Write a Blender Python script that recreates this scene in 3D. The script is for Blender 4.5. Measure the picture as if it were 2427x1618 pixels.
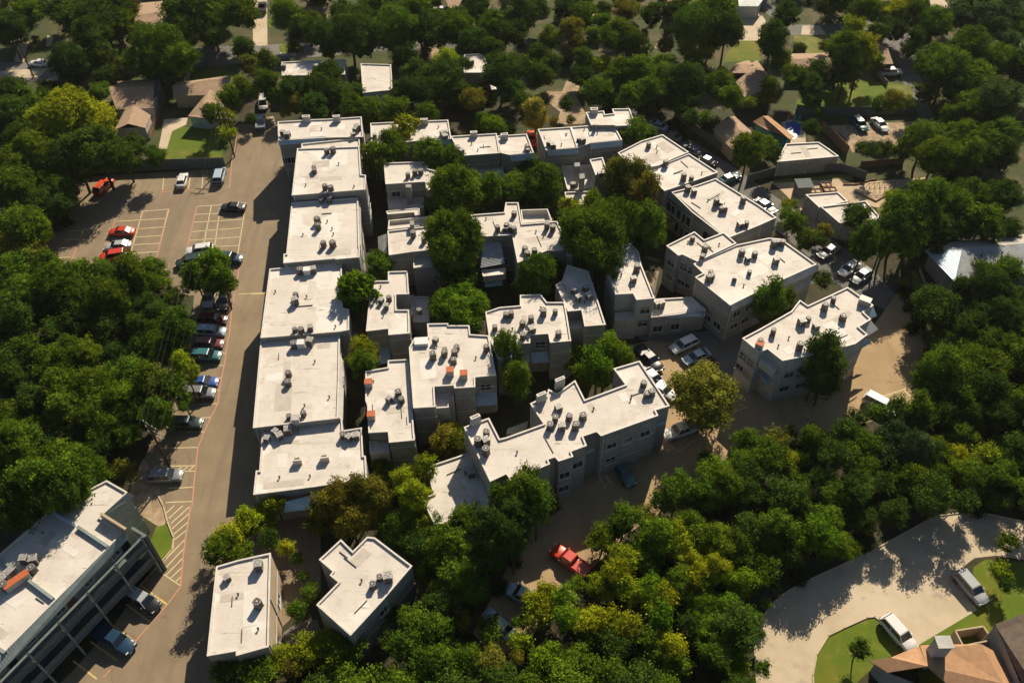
import bpy, bmesh, math, random
import numpy as np
from mathutils import Vector, Matrix
for o in list(bpy.data.objects): bpy.data.objects.remove(o)
SC = bpy.context.scene
COL = SC.collection
# ------------------------------------------------------------------ camera, world, sun
F, TH, RO, HC, CX, CY = 2080.0, math.radians(46.5), math.radians(1.0), 100.0, 1213.5, 809.0
cd = bpy.data.cameras.new('camera'); cam = bpy.data.objects.new('camera', cd); COL.objects.link(cam)
cd.sensor_width = 36; cd.lens = 36*F/2427; cd.clip_end = 3000; cd.clip_start = 0.5
cam.matrix_world = Matrix.Translation((0, 0, HC)) @ Matrix.Rotation(math.pi/2-TH, 4, 'X') @ Matrix.Rotation(-RO, 4, 'Z')
SC.camera = cam
SUN_EL, SUN_AZ = 37.0, 21.0        # degrees; azimuth measured from +Y towards +X
w = bpy.data.worlds.new('World'); SC.world = w; w.use_nodes = True
wn = w.node_tree.nodes; wl = w.node_tree.links
sky = wn.new('ShaderNodeTexSky'); sky.sky_type = 'NISHITA'; sky.sun_disc = False
sky.sun_elevation = math.radians(SUN_EL); sky.sun_rotation = math.radians(SUN_AZ)
bg = wn['Background']; bg.inputs['Strength'].default_value = 0.05
wl.new(sky.outputs[0], bg.inputs['Color'])
sd = bpy.data.lights.new('sun', 'SUN'); sd.energy = 5.0; sd.angle = math.radians(0.5); sd.color = (1.0, 0.87, 0.68)
sun = bpy.data.objects.new('sun', sd); COL.objects.link(sun)
sv = Vector((math.cos(math.radians(SUN_EL))*math.sin(math.radians(SUN_AZ)), math.cos(math.radians(SUN_EL))*math.cos(math.radians(SUN_AZ)), math.sin(math.radians(SUN_EL))))
sun.rotation_euler = sv.to_track_quat('Z', 'Y').to_euler(); sun.location = (0, 0, 120)
vs = SC.view_settings; vs.view_transform = 'Standard'; vs.look = 'None'; vs.exposure = 0.70; vs.gamma = 1.0
try: vs.use_curve_mapping = False
except Exception: pass

HAZE = .00005
# survey: a picture point of the reference on the plane at height z -> place in metres
_c, _s = math.cos(TH), math.sin(TH); _cr, _sr = math.cos(RO), math.sin(RO)
def G(px, py, z=0.0):
    x = (px-CX)/F; y = -(py-CY)/F
    x, y = _cr*x+_sr*y, -_sr*x+_cr*y
    d = Vector((x, y*_s+_c, y*_c-_s))
    return Vector((0, 0, HC))+d*((z-HC)/d.z)
def PXM(px, py):     # picture pixels per metre (across) near a ground point
    a = G(px, py); b = G(px+10, py); return 10/(b-a).length
ORG = {'00': (0, 0), '10': (600, 0), '20': (1200, 0), '30': (1800, 0), '01': (0, 400), '11': (600, 400), '21': (1200, 400), '31': (1800, 400),
       '02': (0, 800), '12': (600, 800), '22': (1200, 800), '32': (1800, 800), '03': (0, 1200), '13': (600, 1200), '23': (1200, 1200), '33': (1800, 1200)}
def q(k, x, y): o = ORG[k]; return (o[0]+x/3.92, o[1]+y/3.92)
def Q(k, s):
    v = [float(t) for t in s.split()]; return [q(k, v[i], v[i+1]) for i in range(0, len(v), 2)]

# ------------------------------------------------------------------ materials
def new_mat(name):
    m = bpy.data.materials.new(name); m.use_nodes = True
    return m, m.node_tree.nodes, m.node_tree.links, m.node_tree.nodes['Principled BSDF']
def noise_mix(n, l, co, c1, c2, scale, lo=.4, hi=.6, detail=6, rough=.6):
    t = n.new('ShaderNodeTexNoise'); t.inputs['Scale'].default_value = scale; t.inputs['Detail'].default_value = detail; t.inputs['Roughness'].default_value = rough
    l.new(co, t.inputs['Vector'])
    r = n.new('ShaderNodeMapRange'); r.inputs['From Min'].default_value = lo; r.inputs['From Max'].default_value = hi
    l.new(t.outputs[0], r.inputs[0])
    m = n.new('ShaderNodeMix'); m.data_type = 'RGBA'; l.new(r.outputs[0], m.inputs['Factor'])
    for s, c in (('A', c1), ('B', c2)):
        i = [k for k in m.inputs if k.name == s and k.type == 'RGBA'][0]
        if isinstance(c, tuple): i.default_value = (*c, 1)
        else: l.new(c, i)
    return [o for o in m.outputs if o.type == 'RGBA'][0]
ALB = .72      # one common scale for the measured base colours
def _k(c): return tuple(x*ALB for x in c) if isinstance(c, tuple) else c
def surf(name, c1, c2=None, scale=1.0, rough=.8, c3=None, scale3=.15, bump=0.0, bscale=8, metal=0, spec=.3, stretch=None, c4=None, scale4=.6):
    c1, c2, c3, c4 = _k(c1), _k(c2), _k(c3), _k(c4)
    m, n, l, b = new_mat(name)
    g = n.new('ShaderNodeNewGeometry'); co = g.outputs['Position']
    if stretch:
        mp = n.new('ShaderNodeMapping'); mp.inputs['Scale'].default_value = stretch; l.new(co, mp.inputs[0]); cs = mp.outputs[0]
    else: cs = co
    c = c1
    if c2: c = noise_mix(n, l, cs, c1, c2, scale)
    if c3: c = noise_mix(n, l, co, c, c3, scale3, .5, .68)
    if c4: c = noise_mix(n, l, cs, c, c4, scale4, .58, .66, 8, .7)
    if isinstance(c, tuple): b.inputs['Base Color'].default_value = (*c, 1)
    else: l.new(c, b.inputs['Base Color'])
    b.inputs['Roughness'].default_value = rough; b.inputs['Metallic'].default_value = metal
    b.inputs['Specular IOR Level'].default_value = spec
    if bump:
        t = n.new('ShaderNodeTexNoise'); t.inputs['Scale'].default_value = bscale; t.inputs['Detail'].default_value = 4; l.new(co, t.inputs['Vector'])
        u = n.new('ShaderNodeBump'); u.inputs['Strength'].default_value = bump; u.inputs['Distance'].default_value = .05
        l.new(t.outputs[0], u.inputs['Height']); l.new(u.outputs[0], b.inputs['Normal'])
    return m
def roof_mat():
    m, n, l, b = new_mat('roof_membrane')
    g = n.new('ShaderNodeNewGeometry'); co = g.outputs['Position']
    c = noise_mix(n, l, co, _k((.68, .62, .54)), _k((.77, .71, .63)), .22, .35, .65)
    c = noise_mix(n, l, co, c, _k((.60, .53, .45)), .5, .52, .70, 8, .65)
    mp = n.new('ShaderNodeMapping'); mp.inputs['Scale'].default_value = (.22, 1.5, 1); mp.inputs['Rotation'].default_value = (0, 0, .1); l.new(co, mp.inputs[0])
    c = noise_mix(n, l, mp.outputs[0], c, _k((.50, .41, .28)), .35, .58, .72, 9, .72)
    c = noise_mix(n, l, co, c, _k((.82, .78, .71)), .16, .60, .64, 3, .5)
    v = n.new('ShaderNodeTexNoise'); v.inputs['Scale'].default_value = 5; v.inputs['Detail'].default_value = 8; l.new(co, v.inputs['Vector'])
    c = noise_mix(n, l, co, c, _k((.30, .26, .21)), 2.2, .67, .73, 6, .6)
    c = noise_mix(n, l, mp.outputs[0], c, _k((.42, .36, .29)), 1.6, .66, .70, 4, .5)
    br = n.new('ShaderNodeTexBrick'); br.inputs['Scale'].default_value = .16; br.inputs['Mortar Size'].default_value = .004; br.inputs['Mortar Smooth'].default_value = .4
    for k_, v_ in (('Color1', 1), ('Color2', .97), ('Mortar', .84)): br.inputs[k_].default_value = (v_, v_, v_, 1)
    mr = n.new('ShaderNodeMapping'); mr.inputs['Rotation'].default_value = (0, 0, .11); l.new(co, mr.inputs[0]); l.new(mr.outputs[0], br.inputs['Vector'])
    mu = n.new('ShaderNodeVectorMath'); mu.operation = 'MULTIPLY'; l.new(c, mu.inputs[0]); l.new(br.outputs['Color'], mu.inputs[1]); c = mu.outputs[0]
    l.new(c, b.inputs['Base Color']); b.inputs['Roughness'].default_value = .75; b.inputs['Specular IOR Level'].default_value = .25
    u = n.new('ShaderNodeBump'); u.inputs['Strength'].default_value = .3; u.inputs['Distance'].default_value = .05
    l.new(v.outputs[0], u.inputs['Height']); l.new(u.outputs[0], b.inputs['Normal'])
    return m
def asphalt_mat(nm='asphalt', g_=(1, 1, 1)):
    m, n, l, b = new_mat(nm)
    def _k(c): return tuple(x*ALB*y for x, y in zip(c, g_))
    g = n.new('ShaderNodeNewGeometry'); co = g.outputs['Position']
    c = noise_mix(n, l, co, _k((.33, .240, .135)), _k((.285, .207, .118)), .25)
    c = noise_mix(n, l, co, c, _k((.37, .275, .16)), .06, .5, .68)
    mp = n.new('ShaderNodeMapping'); mp.inputs['Scale'].default_value = (1.1, .07, 1); mp.inputs['Rotation'].default_value = (0, 0, .11); l.new(co, mp.inputs[0])
    c = noise_mix(n, l, mp.outputs[0], c, _k((.25, .185, .11)), .5, .50, .72, 4, .6)
    c = noise_mix(n, l, co, c, _k((.17, .13, .085)), .45, .64, .72, 8, .7)
    vo = n.new('ShaderNodeTexVoronoi'); vo.feature = 'DISTANCE_TO_EDGE'; vo.inputs['Scale'].default_value = .16
    nz = n.new('ShaderNodeTexNoise'); nz.inputs['Scale'].default_value = .7; nz.inputs['Detail'].default_value = 5; l.new(co, nz.inputs['Vector'])
    av = n.new('ShaderNodeVectorMath'); av.operation = 'MULTIPLY_ADD'; l.new(nz.outputs['Color'], av.inputs[0]); av.inputs[1].default_value = (2.2, 2.2, 0); l.new(co, av.inputs[2]); l.new(av.outputs[0], vo.inputs['Vector'])
    r = n.new('ShaderNodeMapRange'); r.inputs['From Max'].default_value = .007; r.inputs['To Min'].default_value = .80; l.new(vo.outputs['Distance'], r.inputs[0])
    sc = n.new('ShaderNodeVectorMath'); sc.operation = 'SCALE'; l.new(c, sc.inputs[0]); l.new(r.outputs[0], sc.inputs['Scale']); l.new(sc.outputs[0], b.inputs['Base Color'])
    b.inputs['Roughness'].default_value = .9; b.inputs['Specular IOR Level'].default_value = .25
    t = n.new('ShaderNodeTexNoise'); t.inputs['Scale'].default_value = 12; l.new(co, t.inputs['Vector'])
    u = n.new('ShaderNodeBump'); u.inputs['Strength'].default_value = .3; u.inputs['Distance'].default_value = .04; l.new(t.outputs[0], u.inputs['Height']); l.new(u.outputs[0], b.inputs['Normal'])
    return m
M = {}
M['roof'] = roof_mat()
M['patch_lt'] = surf('newer_membrane', (.80, .76, .70), (.74, .69, .62), .8, .7)
M['patch_dk'] = surf('older_membrane', (.60, .54, .46), (.53, .47, .39), .8, .8)
M['coping'] = surf('white_coping', (.76, .71, .64), (.66, .61, .54), 1.5, .6)
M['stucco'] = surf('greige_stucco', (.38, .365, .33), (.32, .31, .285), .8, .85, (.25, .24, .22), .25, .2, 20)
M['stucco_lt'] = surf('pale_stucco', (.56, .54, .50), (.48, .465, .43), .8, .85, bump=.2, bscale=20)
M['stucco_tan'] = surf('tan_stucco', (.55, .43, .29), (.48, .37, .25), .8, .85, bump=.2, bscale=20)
M['brick'] = surf('red_brown_wall', (.20, .10, .07), (.14, .07, .05), 3, .9)
M['metal'] = surf('pale_metal_sheet', (.62, .65, .66), (.50, .51, .50), .7, .7, metal=.1)
M['metal_green'] = surf('grey_green_metal_sheet', (.34, .40, .38), (.28, .33, .31), .7, .5, metal=.2)
M['metal_blue'] = surf('blue_grey_metal_sheet', (.52, .66, .74), (.44, .58, .66), .7, .45, metal=.25)
M['dark'] = surf('dark_opening', (.02, .02, .022), rough=.6)
M['glass'] = surf('window_glass', (.02, .03, .035), rough=.12, spec=.6)
M['frame'] = surf('white_frame', (.50, .52, .50), rough=.5)
M['gallery'] = surf('grey_green_frame', (.17, .20, .19), (.13, .155, .15), 2, .7)
M['asphalt'] = asphalt_mat('asphalt', (.92, .97, 1.1))
M['asphalt_lt'] = asphalt_mat('bleached_asphalt', (1.4, 1.36, 1.32))
M['asphalt_old'] = surf('asphalt', (.42, .295, .15), (.36, .25, .125), .25, .9, (.48, .35, .19), .06, .25, 12, c4=(.28, .20, .11), scale4=.16)
M['asphalt_dk'] = surf('asphalt_grey', (.19, .18, .16), (.15, .145, .13), .25, .9, (.23, .21, .18), .06, .25, 12)
M['concrete'] = surf('concrete_paving', (.60, .49, .34), (.53, .43, .29), .35, .85, (.66, .55, .40), .08, .2, 10, c4=(.42, .35, .25), scale4=.3)
M['gravel'] = surf('gravel_soil', (.36, .26, .16), (.50, .38, .25), 1.2, .95, (.24, .17, .10), .4, .5, 6)
M['sand'] = surf('play_sand', (.62, .47, .31), (.54, .40, .26), .8, .95, bump=.3, bscale=6)
M['grass'] = surf('mown_grass', (.095, .150, .006), (.125, .18, .008), .35, .95, (.18, .175, .014), .10, .6, 14, c4=(.24, .19, .05), scale4=.35)
M['grass_dry'] = surf('dry_grass', (.22, .21, .045), (.14, .16, .025), .4, .95, bump=.5, bscale=10)
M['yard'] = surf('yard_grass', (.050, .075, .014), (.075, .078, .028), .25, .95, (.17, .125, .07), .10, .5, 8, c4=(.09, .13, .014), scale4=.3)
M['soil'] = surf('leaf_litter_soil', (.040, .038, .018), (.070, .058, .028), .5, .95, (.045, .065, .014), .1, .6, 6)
M['paint'] = surf('cream_road_paint', (.72, .60, .34), (.60, .50, .28), 2.0, .7)
M['paint_red'] = surf('faded_red_paint', (.60, .26, .17), (.52, .30, .19), 1.5, .7)
M['paint_yellow'] = surf('yellow_road_paint', (.78, .56, .16), (.66, .50, .2), 2.0, .7)
M['shingle'] = surf('brown_shingles', (.46, .32, .21), (.38, .26, .17), 1.5, .9, bump=.4, bscale=8)
M['shingle_or'] = surf('orange_brown_shingles', (.50, .29, .155), (.43, .245, .13), 1.5, .9, (.37, .215, .12), .4, .4, 8)
M['shingle_dk'] = surf('grey_brown_shingles', (.20, .15, .11), (.15, .115, .085), 1.5, .9, bump=.4, bscale=8)
M['wood'] = surf('weathered_wood', (.30, .17, .10), (.22, .12, .07), 2, .9)
M['fence'] = surf('grey_green_fence', (.16, .18, .17), (.12, .14, .13), 2, .85)
M['pole'] = surf('dark_pole_wood', (.07, .05, .035), (.05, .035, .025), 2, .9)
M['ac'] = surf('grey_cabinet', (.17, .15, .13), (.12, .105, .09), 3, .6, metal=.2)
M['ac_lt'] = surf('pale_cabinet', (.52, .50, .47), (.44, .42, .39), 3, .6, metal=.2)
M['ac_rust'] = surf('rust_red_sheet', (.58, .15, .05), (.46, .12, .05), 3, .7)
M['ac_dk'] = surf('dark_grille', (.035, .032, .03), rough=.6)
M['tyre'] = surf('black_rubber', (.02, .02, .02), rough=.9)
M['rim'] = surf('alloy', (.45, .45, .45), rough=.35, metal=.8)
M['carglass'] = surf('tinted_glass', (.012, .016, .02), rough=.08, spec=.8)
M['lamp'] = surf('clear_lamp', (.7, .7, .68), rough=.15)
M['lamp_red'] = surf('red_lamp', (.45, .02, .01), rough=.2)
M['water'] = surf('pool_water', (.005, .06, .42), (.01, .09, .52), 1.2, .3, spec=.3)
M['bark'] = surf('bark', (.11, .08, .055), (.07, .05, .035), 3, .95)
M['white'] = surf('white_paint', (.78, .77, .74), rough=.5)
M['wire'] = surf('wire', (.28, .27, .24), rough=.5)
M['teal'] = surf('teal_paint', (.05, .25, .25), rough=.6)
def car_paint(name, c, r=.36):
    m, n, l, b = new_mat(name); b.inputs['Base Color'].default_value = (*_k(c), 1); b.inputs['Roughness'].default_value = r
    b.inputs['Coat Weight'].default_value = .35; b.inputs['Coat Roughness'].default_value = .12; return m
CP = {k: car_paint('car_paint_'+k, c) for k, c in dict(white=(.78, .77, .75), silver=(.42, .44, .45), grey=(.20, .21, .22), black=(.012, .013, .015),
      red=(.62, .045, .02), maroon=(.13, .012, .015), blue=(.02, .08, .33), lightblue=(.40, .52, .60), teal=(.03, .16, .17), green=(.02, .045, .035), navy=(.012, .05, .10), orange=(.72, .09, .03)).items()}
def leaf_mat():
    m, n, l, b = new_mat('foliage')
    n.remove(b); out = n['Material Output']
    oi = n.new('ShaderNodeAttribute'); oi.attribute_type = 'INSTANCER'; oi.attribute_name = 'tint'
    at = n.new('ShaderNodeAttribute'); at.attribute_name = 'tone'
    mr = n.new('ShaderNodeMapRange'); mr.inputs['To Min'].default_value = .45; mr.inputs['To Max'].default_value = 1.75
    l.new(at.outputs['Fac'], mr.inputs[0])
    vm = n.new('ShaderNodeVectorMath'); vm.operation = 'SCALE'; l.new(oi.outputs['Color'], vm.inputs[0]); l.new(mr.outputs[0], vm.inputs['Scale'])
    hs = n.new('ShaderNodeHueSaturation'); l.new(vm.outputs[0], hs.inputs['Color'])
    mh = n.new('ShaderNodeMapRange'); mh.inputs['To Min'].default_value = .515; mh.inputs['To Max'].default_value = .487; l.new(at.outputs['Fac'], mh.inputs[0]); l.new(mh.outputs[0], hs.inputs['Hue'])
    d = n.new('ShaderNodeBsdfDiffuse'); t = n.new('ShaderNodeBsdfTranslucent'); x = n.new('ShaderNodeMixShader'); x.inputs[0].default_value = .34
    l.new(hs.outputs[0], d.inputs[0]); l.new(hs.outputs[0], t.inputs[0]); l.new(d.outputs[0], x.inputs[1]); l.new(t.outputs[0], x.inputs[2])
    l.new(x.outputs[0], out.inputs['Surface']); return m
M['leaf'] = leaf_mat()

# ------------------------------------------------------------------ object helpers
def tag(o, label=None, cat=None, group=None, kind=None):
    if label: o['label'] = label
    if cat: o['category'] = cat
    if group: o['group'] = group
    if kind: o['kind'] = kind
    return o
def empty(name, loc, rz=0.0):
    o = bpy.data.objects.new(name, None); COL.objects.link(o); o.location = loc; o.rotation_euler = (0, 0, rz); o.empty_display_size = .5; return o
class MB:
    def __init__(s): s.v = []; s.f = []; s.m = []
    def face(s, pts, mi=0):
        i = len(s.v); s.v += [tuple(p) for p in pts]; s.f.append(tuple(range(i, i+len(pts)))); s.m.append(mi)
    def hexa(s, b, t, mi=0, mtop=None):      # b, t: four points each, counter-clockwise seen from above
        i = len(s.v); s.v += [tuple(p) for p in b]+[tuple(p) for p in t]
        for f in ((3, 2, 1, 0), (4, 5, 6, 7), (0, 1, 5, 4), (1, 2, 6, 5), (2, 3, 7, 6), (3, 0, 4, 7)):
            s.f.append(tuple(i+k for k in f)); s.m.append(mtop if (mtop is not None and f == (4, 5, 6, 7)) else mi)
    def box(s, c, d, mi=0, rz=0.0, mtop=None):
        cx, cy, cz = c; a, b_, h = d[0]/2, d[1]/2, d[2]/2; co, si = math.cos(rz), math.sin(rz)
        P = [(cx+x*co-y*si, cy+x*si+y*co) for x, y in ((-a, -b_), (a, -b_), (a, b_), (-a, b_))]
        s.hexa([(x, y, cz-h) for x, y in P], [(x, y, cz+h) for x, y in P], mi, mtop)
    def tube(s, a, b, r0, r1=None, n=7, mi=0, cap=True):
        a = Vector(a); b = Vector(b); r1 = r0 if r1 is None else r1
        d = (b-a).normalized(); u = d.orthogonal().normalized(); w_ = d.cross(u); i = len(s.v)
        for p, r in ((a, r0), (b, r1)):
            for k in range(n):
                t = 2*math.pi*k/n; s.v.append(tuple(p+u*math.cos(t)*r+w_*math.sin(t)*r))
        for k in range(n):
            s.f.append((i+k, i+(k+1) % n, i+n+(k+1) % n, i+n+k)); s.m.append(mi)
        if cap:
            s.f.append(tuple(i+k for k in reversed(range(n)))); s.m.append(mi); s.f.append(tuple(i+n+k for k in range(n))); s.m.append(mi)
    def prism(s, poly, z0, z1, mi=0, mtop=None, bottom=False):
        n = len(poly)
        for k in range(n):
            a, b = poly[k], poly[(k+1) % n]
            s.face([(a[0], a[1], z0), (b[0], b[1], z0), (b[0], b[1], z1), (a[0], a[1], z1)], mi)
        s.face([(p[0], p[1], z1) for p in poly], mi if mtop is None else mtop)
        if bottom: s.face([(p[0], p[1], z0) for p in reversed(poly)], mi)
    def mesh(s, name, mats, off=None):
        me = bpy.data.meshes.new(name)
        v = s.v if off is None else [(x-off[0], y-off[1], z-off[2]) for x, y, z in s.v]
        me.from_pydata(v, [], s.f)
        for m_ in mats: me.materials.append(m_)
        if any(s.m): me.polygons.foreach_set('material_index', s.m)
        me.update(); return me
    def build(s, name, mats, parent=None, off=None, loc=None):
        if not isinstance(mats, (list, tuple)): mats = [mats]
        o = bpy.data.objects.new(name, s.mesh(name, mats, off)); COL.objects.link(o)
        if parent: o.parent = parent
        if loc is not None: o.location = loc
        return o
def area(p): return sum(p[i][0]*p[(i+1) % len(p)][1]-p[(i+1) % len(p)][0]*p[i][1] for i in range(len(p)))/2
def ccw(p): p = list(p); return p if area(p) > 0 else p[::-1]
def inset(p, d):
    n = len(p); out = []
    for i in range(n):
        a, b, c = Vector(p[i-1][:2]), Vector(p[i][:2]), Vector(p[(i+1) % n][:2])
        d1 = (b-a).normalized(); d2 = (c-b).normalized()
        n1 = Vector((-d1.y, d1.x)); n2 = Vector((-d2.y, d2.x)); m_ = (n1+n2)
        if m_.length < .2: out.append(b+n1*d); continue
        m_.normalize(); k = d/max(.35, m_.dot(n1)); out.append(b+m_*k)
    return [(v.x, v.y) for v in out]
def structure(name, polys, mat, z, thick=None, mats=None):
    mb = MB()
    for p in polys:
        w_ = ccw([G(x, y, 0)[:2] for x, y in p])
        if thick: mb.prism(w_, z-thick, z)
        else: mb.face([(x, y, z) for x, y in w_])
    o = mb.build(name, mats or mat); tag(o, kind='structure')
    bm = bmesh.new(); bm.from_mesh(o.data); bmesh.ops.triangulate(bm, faces=[f for f in bm.faces if len(f.verts) > 4]); bm.to_mesh(o.data); bm.free()
    return o
rnd = random.Random(7)
BLD = {}
def building(key, name, label, px, z, wall='stucco', roof='roof', par=.25, cat='building', z0=0.0, group='white-roofed apartment blocks', parent=None, win=(), inst=None, base=0.0):
    """flat-roofed block: outline given on its roof plane"""
    P = ccw([tuple(G(x, y, z)[:2]) for x, y in px])
    cxy = (sum(p[0] for p in P)/len(P), sum(p[1] for p in P)/len(P), base)
    if parent is None:
        t = empty(name, cxy); tag(t, label, cat, group)
    else: t = parent; cxy = tuple(t.location)
    mb = MB(); n = len(P); I = inset(P, .16)
    for k in range(n):
        a, b = P[k], P[(k+1) % n]; mb.face([(a[0], a[1], z0), (b[0], b[1], z0), (b[0], b[1], z-.004), (a[0], a[1], z-.004)])
    mb.build('wall', M[wall], t, cxy)
    mb = MB(); zd = z-par; mb.face([(x, y, zd) for x, y in I])
    r = mb.build('roof', M[roof], t, cxy)
    mb = MB(); O = inset(P, -.05)
    for k in range(n):
        j = (k+1) % n
        mb.face([(*O[k], z), (*O[j], z), (*I[j], z), (*I[k], z)]); mb.face([(*I[k], z), (*I[j], z), (*I[j], zd), (*I[k], zd)])
        mb.face([(*O[k], z-.14), (*O[j], z-.14), (*O[j], z), (*O[k], z)]); mb.face([(*P[k], z-.14), (*P[j], z-.14), (*O[j], z-.14), (*O[k], z-.14)])
    mb.build('parapet', M['coping'], t, cxy)
    if par > .2:
        # lapped membrane seams standing slightly above the deck
        xs = [p[0] for p in P]; ys = [p[1] for p in P]
        e = max(((Vector(P[(k+1) % n])-Vector(P[k])) for k in range(n)), key=lambda v: v.length).normalized()
    BLD[key] = dict(t=t, P=P, z=z, off=cxy, px=px)
    bb = MB(); nb = 0
    for k in range(n):
        a, b = Vector(P[k]), Vector(P[(k+1) % n]); d = b-a; L = d.length
        if L < 2.5 or d.normalized().x < -.2 : continue          # only sides that look towards the open ground
        u = d/L; nn = Vector((u.y, -u.x)); rz = math.atan2(d.y, d.x)
        for zz in ((3.0, 5.9) if z > 7 else (2.9,)): c = (a+b)/2+nn*.03; bb.box((c.x, c.y, zz), (L, .06, .16), rz=rz); nb += 1
        if L > 3.5:
            for s_ in ((.35,) if L < 9 else (.35, L*.5)):
                c = a+u*s_+nn*.07; pp = MB(); pp.tube((c.x, c.y, .1), (c.x, c.y, z-.2), .06, n=6); pp.build('downpipe', M['coping'], t, cxy)
    if nb: bb.build('floor_band', M['stucco_lt'], t, cxy)
    for (ax, ay, bx, by, cnt, rows) in win: wall_windows(key, (ax, ay), (bx, by), cnt, rows)
    return t
def add_block(key, name, px, z, wall='stucco', roof='roof', par=.3, z0=0.0):
    b = BLD[key]; P = ccw([tuple(G(x, y, z)[:2]) for x, y in px]); n = len(P); I = inset(P, .18); mb = MB()
    for k in range(n):
        j = (k+1) % n; a, c = P[k], P[j]
        mb.face([(*a, z0), (*c, z0), (*c, z), (*a, z)]); mb.face([(*a, z), (*c, z), (*I[j], z), (*I[k], z)], 1); mb.face([(*I[k], z), (*I[j], z), (*I[j], z-par), (*I[k], z-par)], 1)
    mb.face([(*p, z-par) for p in I], 2)
    return mb.build(name, [M[wall], M['coping'], M[roof]], b['t'], b['off'])
WINMESH = {}
def window_at(t, off, c, d, wv=1.5, hv=1.3):
    """c centre on the wall (world), d outward normal"""
    k = (round(wv, 1), round(hv, 1))
    if k not in WINMESH:
        f = MB(); a, h = wv/2, hv/2; b = .09
        for (x, z, sx, sz) in ((0, h, wv+b, b), (0, -h, wv+b, b), (-a, 0, b, hv-b), (a, 0, b, hv-b), (0, 0, b*.7, hv-b)):
            f.box((x, -.04, z), (sx, .1, sz))
        f.box((0, -.09, -h-.09), (wv+.25, .16, .08))
        p = MB(); p.face([(-a, -.02, -h), (a, -.02, -h), (a, -.02, h), (-a, -.02, h)])
        WINMESH[k] = (f.mesh('window', [M['frame']]), p.mesh('pane', [M['glass']]))
    mf, mp = WINMESH[k]
    o = bpy.data.objects.new('window', mf); COL.objects.link(o); o.parent = t
    o.location = (c[0]-off[0], c[1]-off[1], c[2]-off[2]); o.rotation_euler = (0, 0, math.atan2(d[1], d[0])+math.pi/2)
    g = bpy.data.objects.new('pane', mp); COL.objects.link(g); g.parent = o
def wall_windows(key, a, b, cnt, rows, wv=1.5, hv=1.3):
    B = BLD[key]; P = B['P']; z = B['z']; n = len(P)
    A = G(*a, z); Bq = G(*b, z); mid = (A+Bq)/2; best = None
    for k in range(n):
        p, r = Vector(P[k]), Vector(P[(k+1) % n]); L = (r-p).length
        if L < .5: continue
        u = (r-p)/L; s = (mid.xy-p).dot(u)
        dd = abs((mid.x-p.x)*u.y-(mid.y-p.y)*u.x)
        if -.5 < s < L+.5 and (best is None or dd < best[0]): best = (dd, p, u)
    if best is None: return
    _, p, u = best; nn = (u.y, -u.x)
    s0, s1 = sorted(((A.xy-p).dot(u), (Bq.xy-p).dot(u)))
    for zr in rows:
        for i in range(cnt):
            if cnt > 2 and rnd.random() < .22: continue
            s = s0+(s1-s0)*(i+.5+rnd.uniform(-.08, .08))/cnt; c = p+u*s
            window_at(B['t'], B['off'], (c.x+nn[0]*.01, c.y+nn[1]*.01, zr), nn, wv, hv)
def sheet(t, off, name, pts, mat, ribs=0, th=.08, rib_dir=0):
    """sloping metal sheet with standing seams. pts: four (px,py,z)"""
    W = [G(*p) for p in pts]
    if area([v[:2] for v in W]) < 0: W = [W[0], W[3], W[2], W[1]]; 
    mb = MB(); mb.hexa([v-Vector((0, 0, th)) for v in W], W)
    if ribs:
        for i in range(ribs+1):
            k = i/ribs
            a = W[0].lerp(W[1], k) if rib_dir == 0 else W[1].lerp(W[2], k); b = W[3].lerp(W[2], k) if rib_dir == 0 else W[0].lerp(W[3], k)
            u = (W[1]-W[0]).normalized()*.035 if rib_dir == 0 else (W[2]-W[1]).normalized()*.035
            up = Vector((0, 0, .06)); q_ = [a-u, a+u, b+u, b-u]
            if area([v[:2] for v in q_]) < 0: q_ = q_[::-1]
            mb.hexa(q_, [v+up for v in q_])
    return mb.build(name, M[mat], t, off)
def bsheet(key, name, pts, mat='metal_blue', ribs=8, rib_dir=0):
    b = BLD[key]; return sheet(b['t'], b['off'], name, pts, mat, ribs, rib_dir=rib_dir)
def wallbox(key, name, px, z, z0, mat='stucco'):
    b = BLD[key]; P = ccw([tuple(G(x, y, z)[:2]) for x, y in px]); mb = MB(); mb.prism(P, z0, z); return mb.build(name, M[mat], b['t'], b['off'])
# ================================================================== ground, roads, lawns
mb = MB(); S_ = 460
mb.face([(-S_, -150, 0), (S_, -150, 0), (S_, 640, 0), (-S_, 640, 0)])
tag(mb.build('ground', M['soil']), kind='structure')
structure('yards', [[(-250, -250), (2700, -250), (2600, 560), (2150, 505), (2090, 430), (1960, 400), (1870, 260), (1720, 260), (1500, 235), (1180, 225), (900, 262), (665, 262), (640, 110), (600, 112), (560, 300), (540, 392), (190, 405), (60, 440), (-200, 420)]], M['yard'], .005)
structure('parking_lot', [[(565, 295), (760, 295), (760, 1400), (480, 1660), (60, 1700), (178, 1583), (270, 1480), (337, 1384), (367, 1350), (408, 1302), (412, 1274), (397, 1236), (388, 1200), (376, 1176), (335, 1110), (352, 1060), (400, 985), (440, 880), (455, 760), (460, 700), (400, 700), (395, 660), (70, 690), (100, 600), (190, 420), (545, 398), (556, 370), (563, 340)]], M['asphalt'], .012)
structure('courtyard_parking_lot', [[(1490, 820), (1560, 800), (1600, 780), (1690, 820), (1760, 905), (1850, 940), (2050, 800), (2130, 690), (2230, 860), (2200, 940), (2060, 1000), (1730, 1080), (1600, 1190), (1480, 1270), (1400, 1350), (1330, 1450), (1180, 1560), (1120, 1500), (1200, 1350), (1200, 1180), (1250, 1130), (1400, 1060), (1560, 1000), (1560, 930), (1500, 880)]], M['asphalt_lt'], .012)
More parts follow.
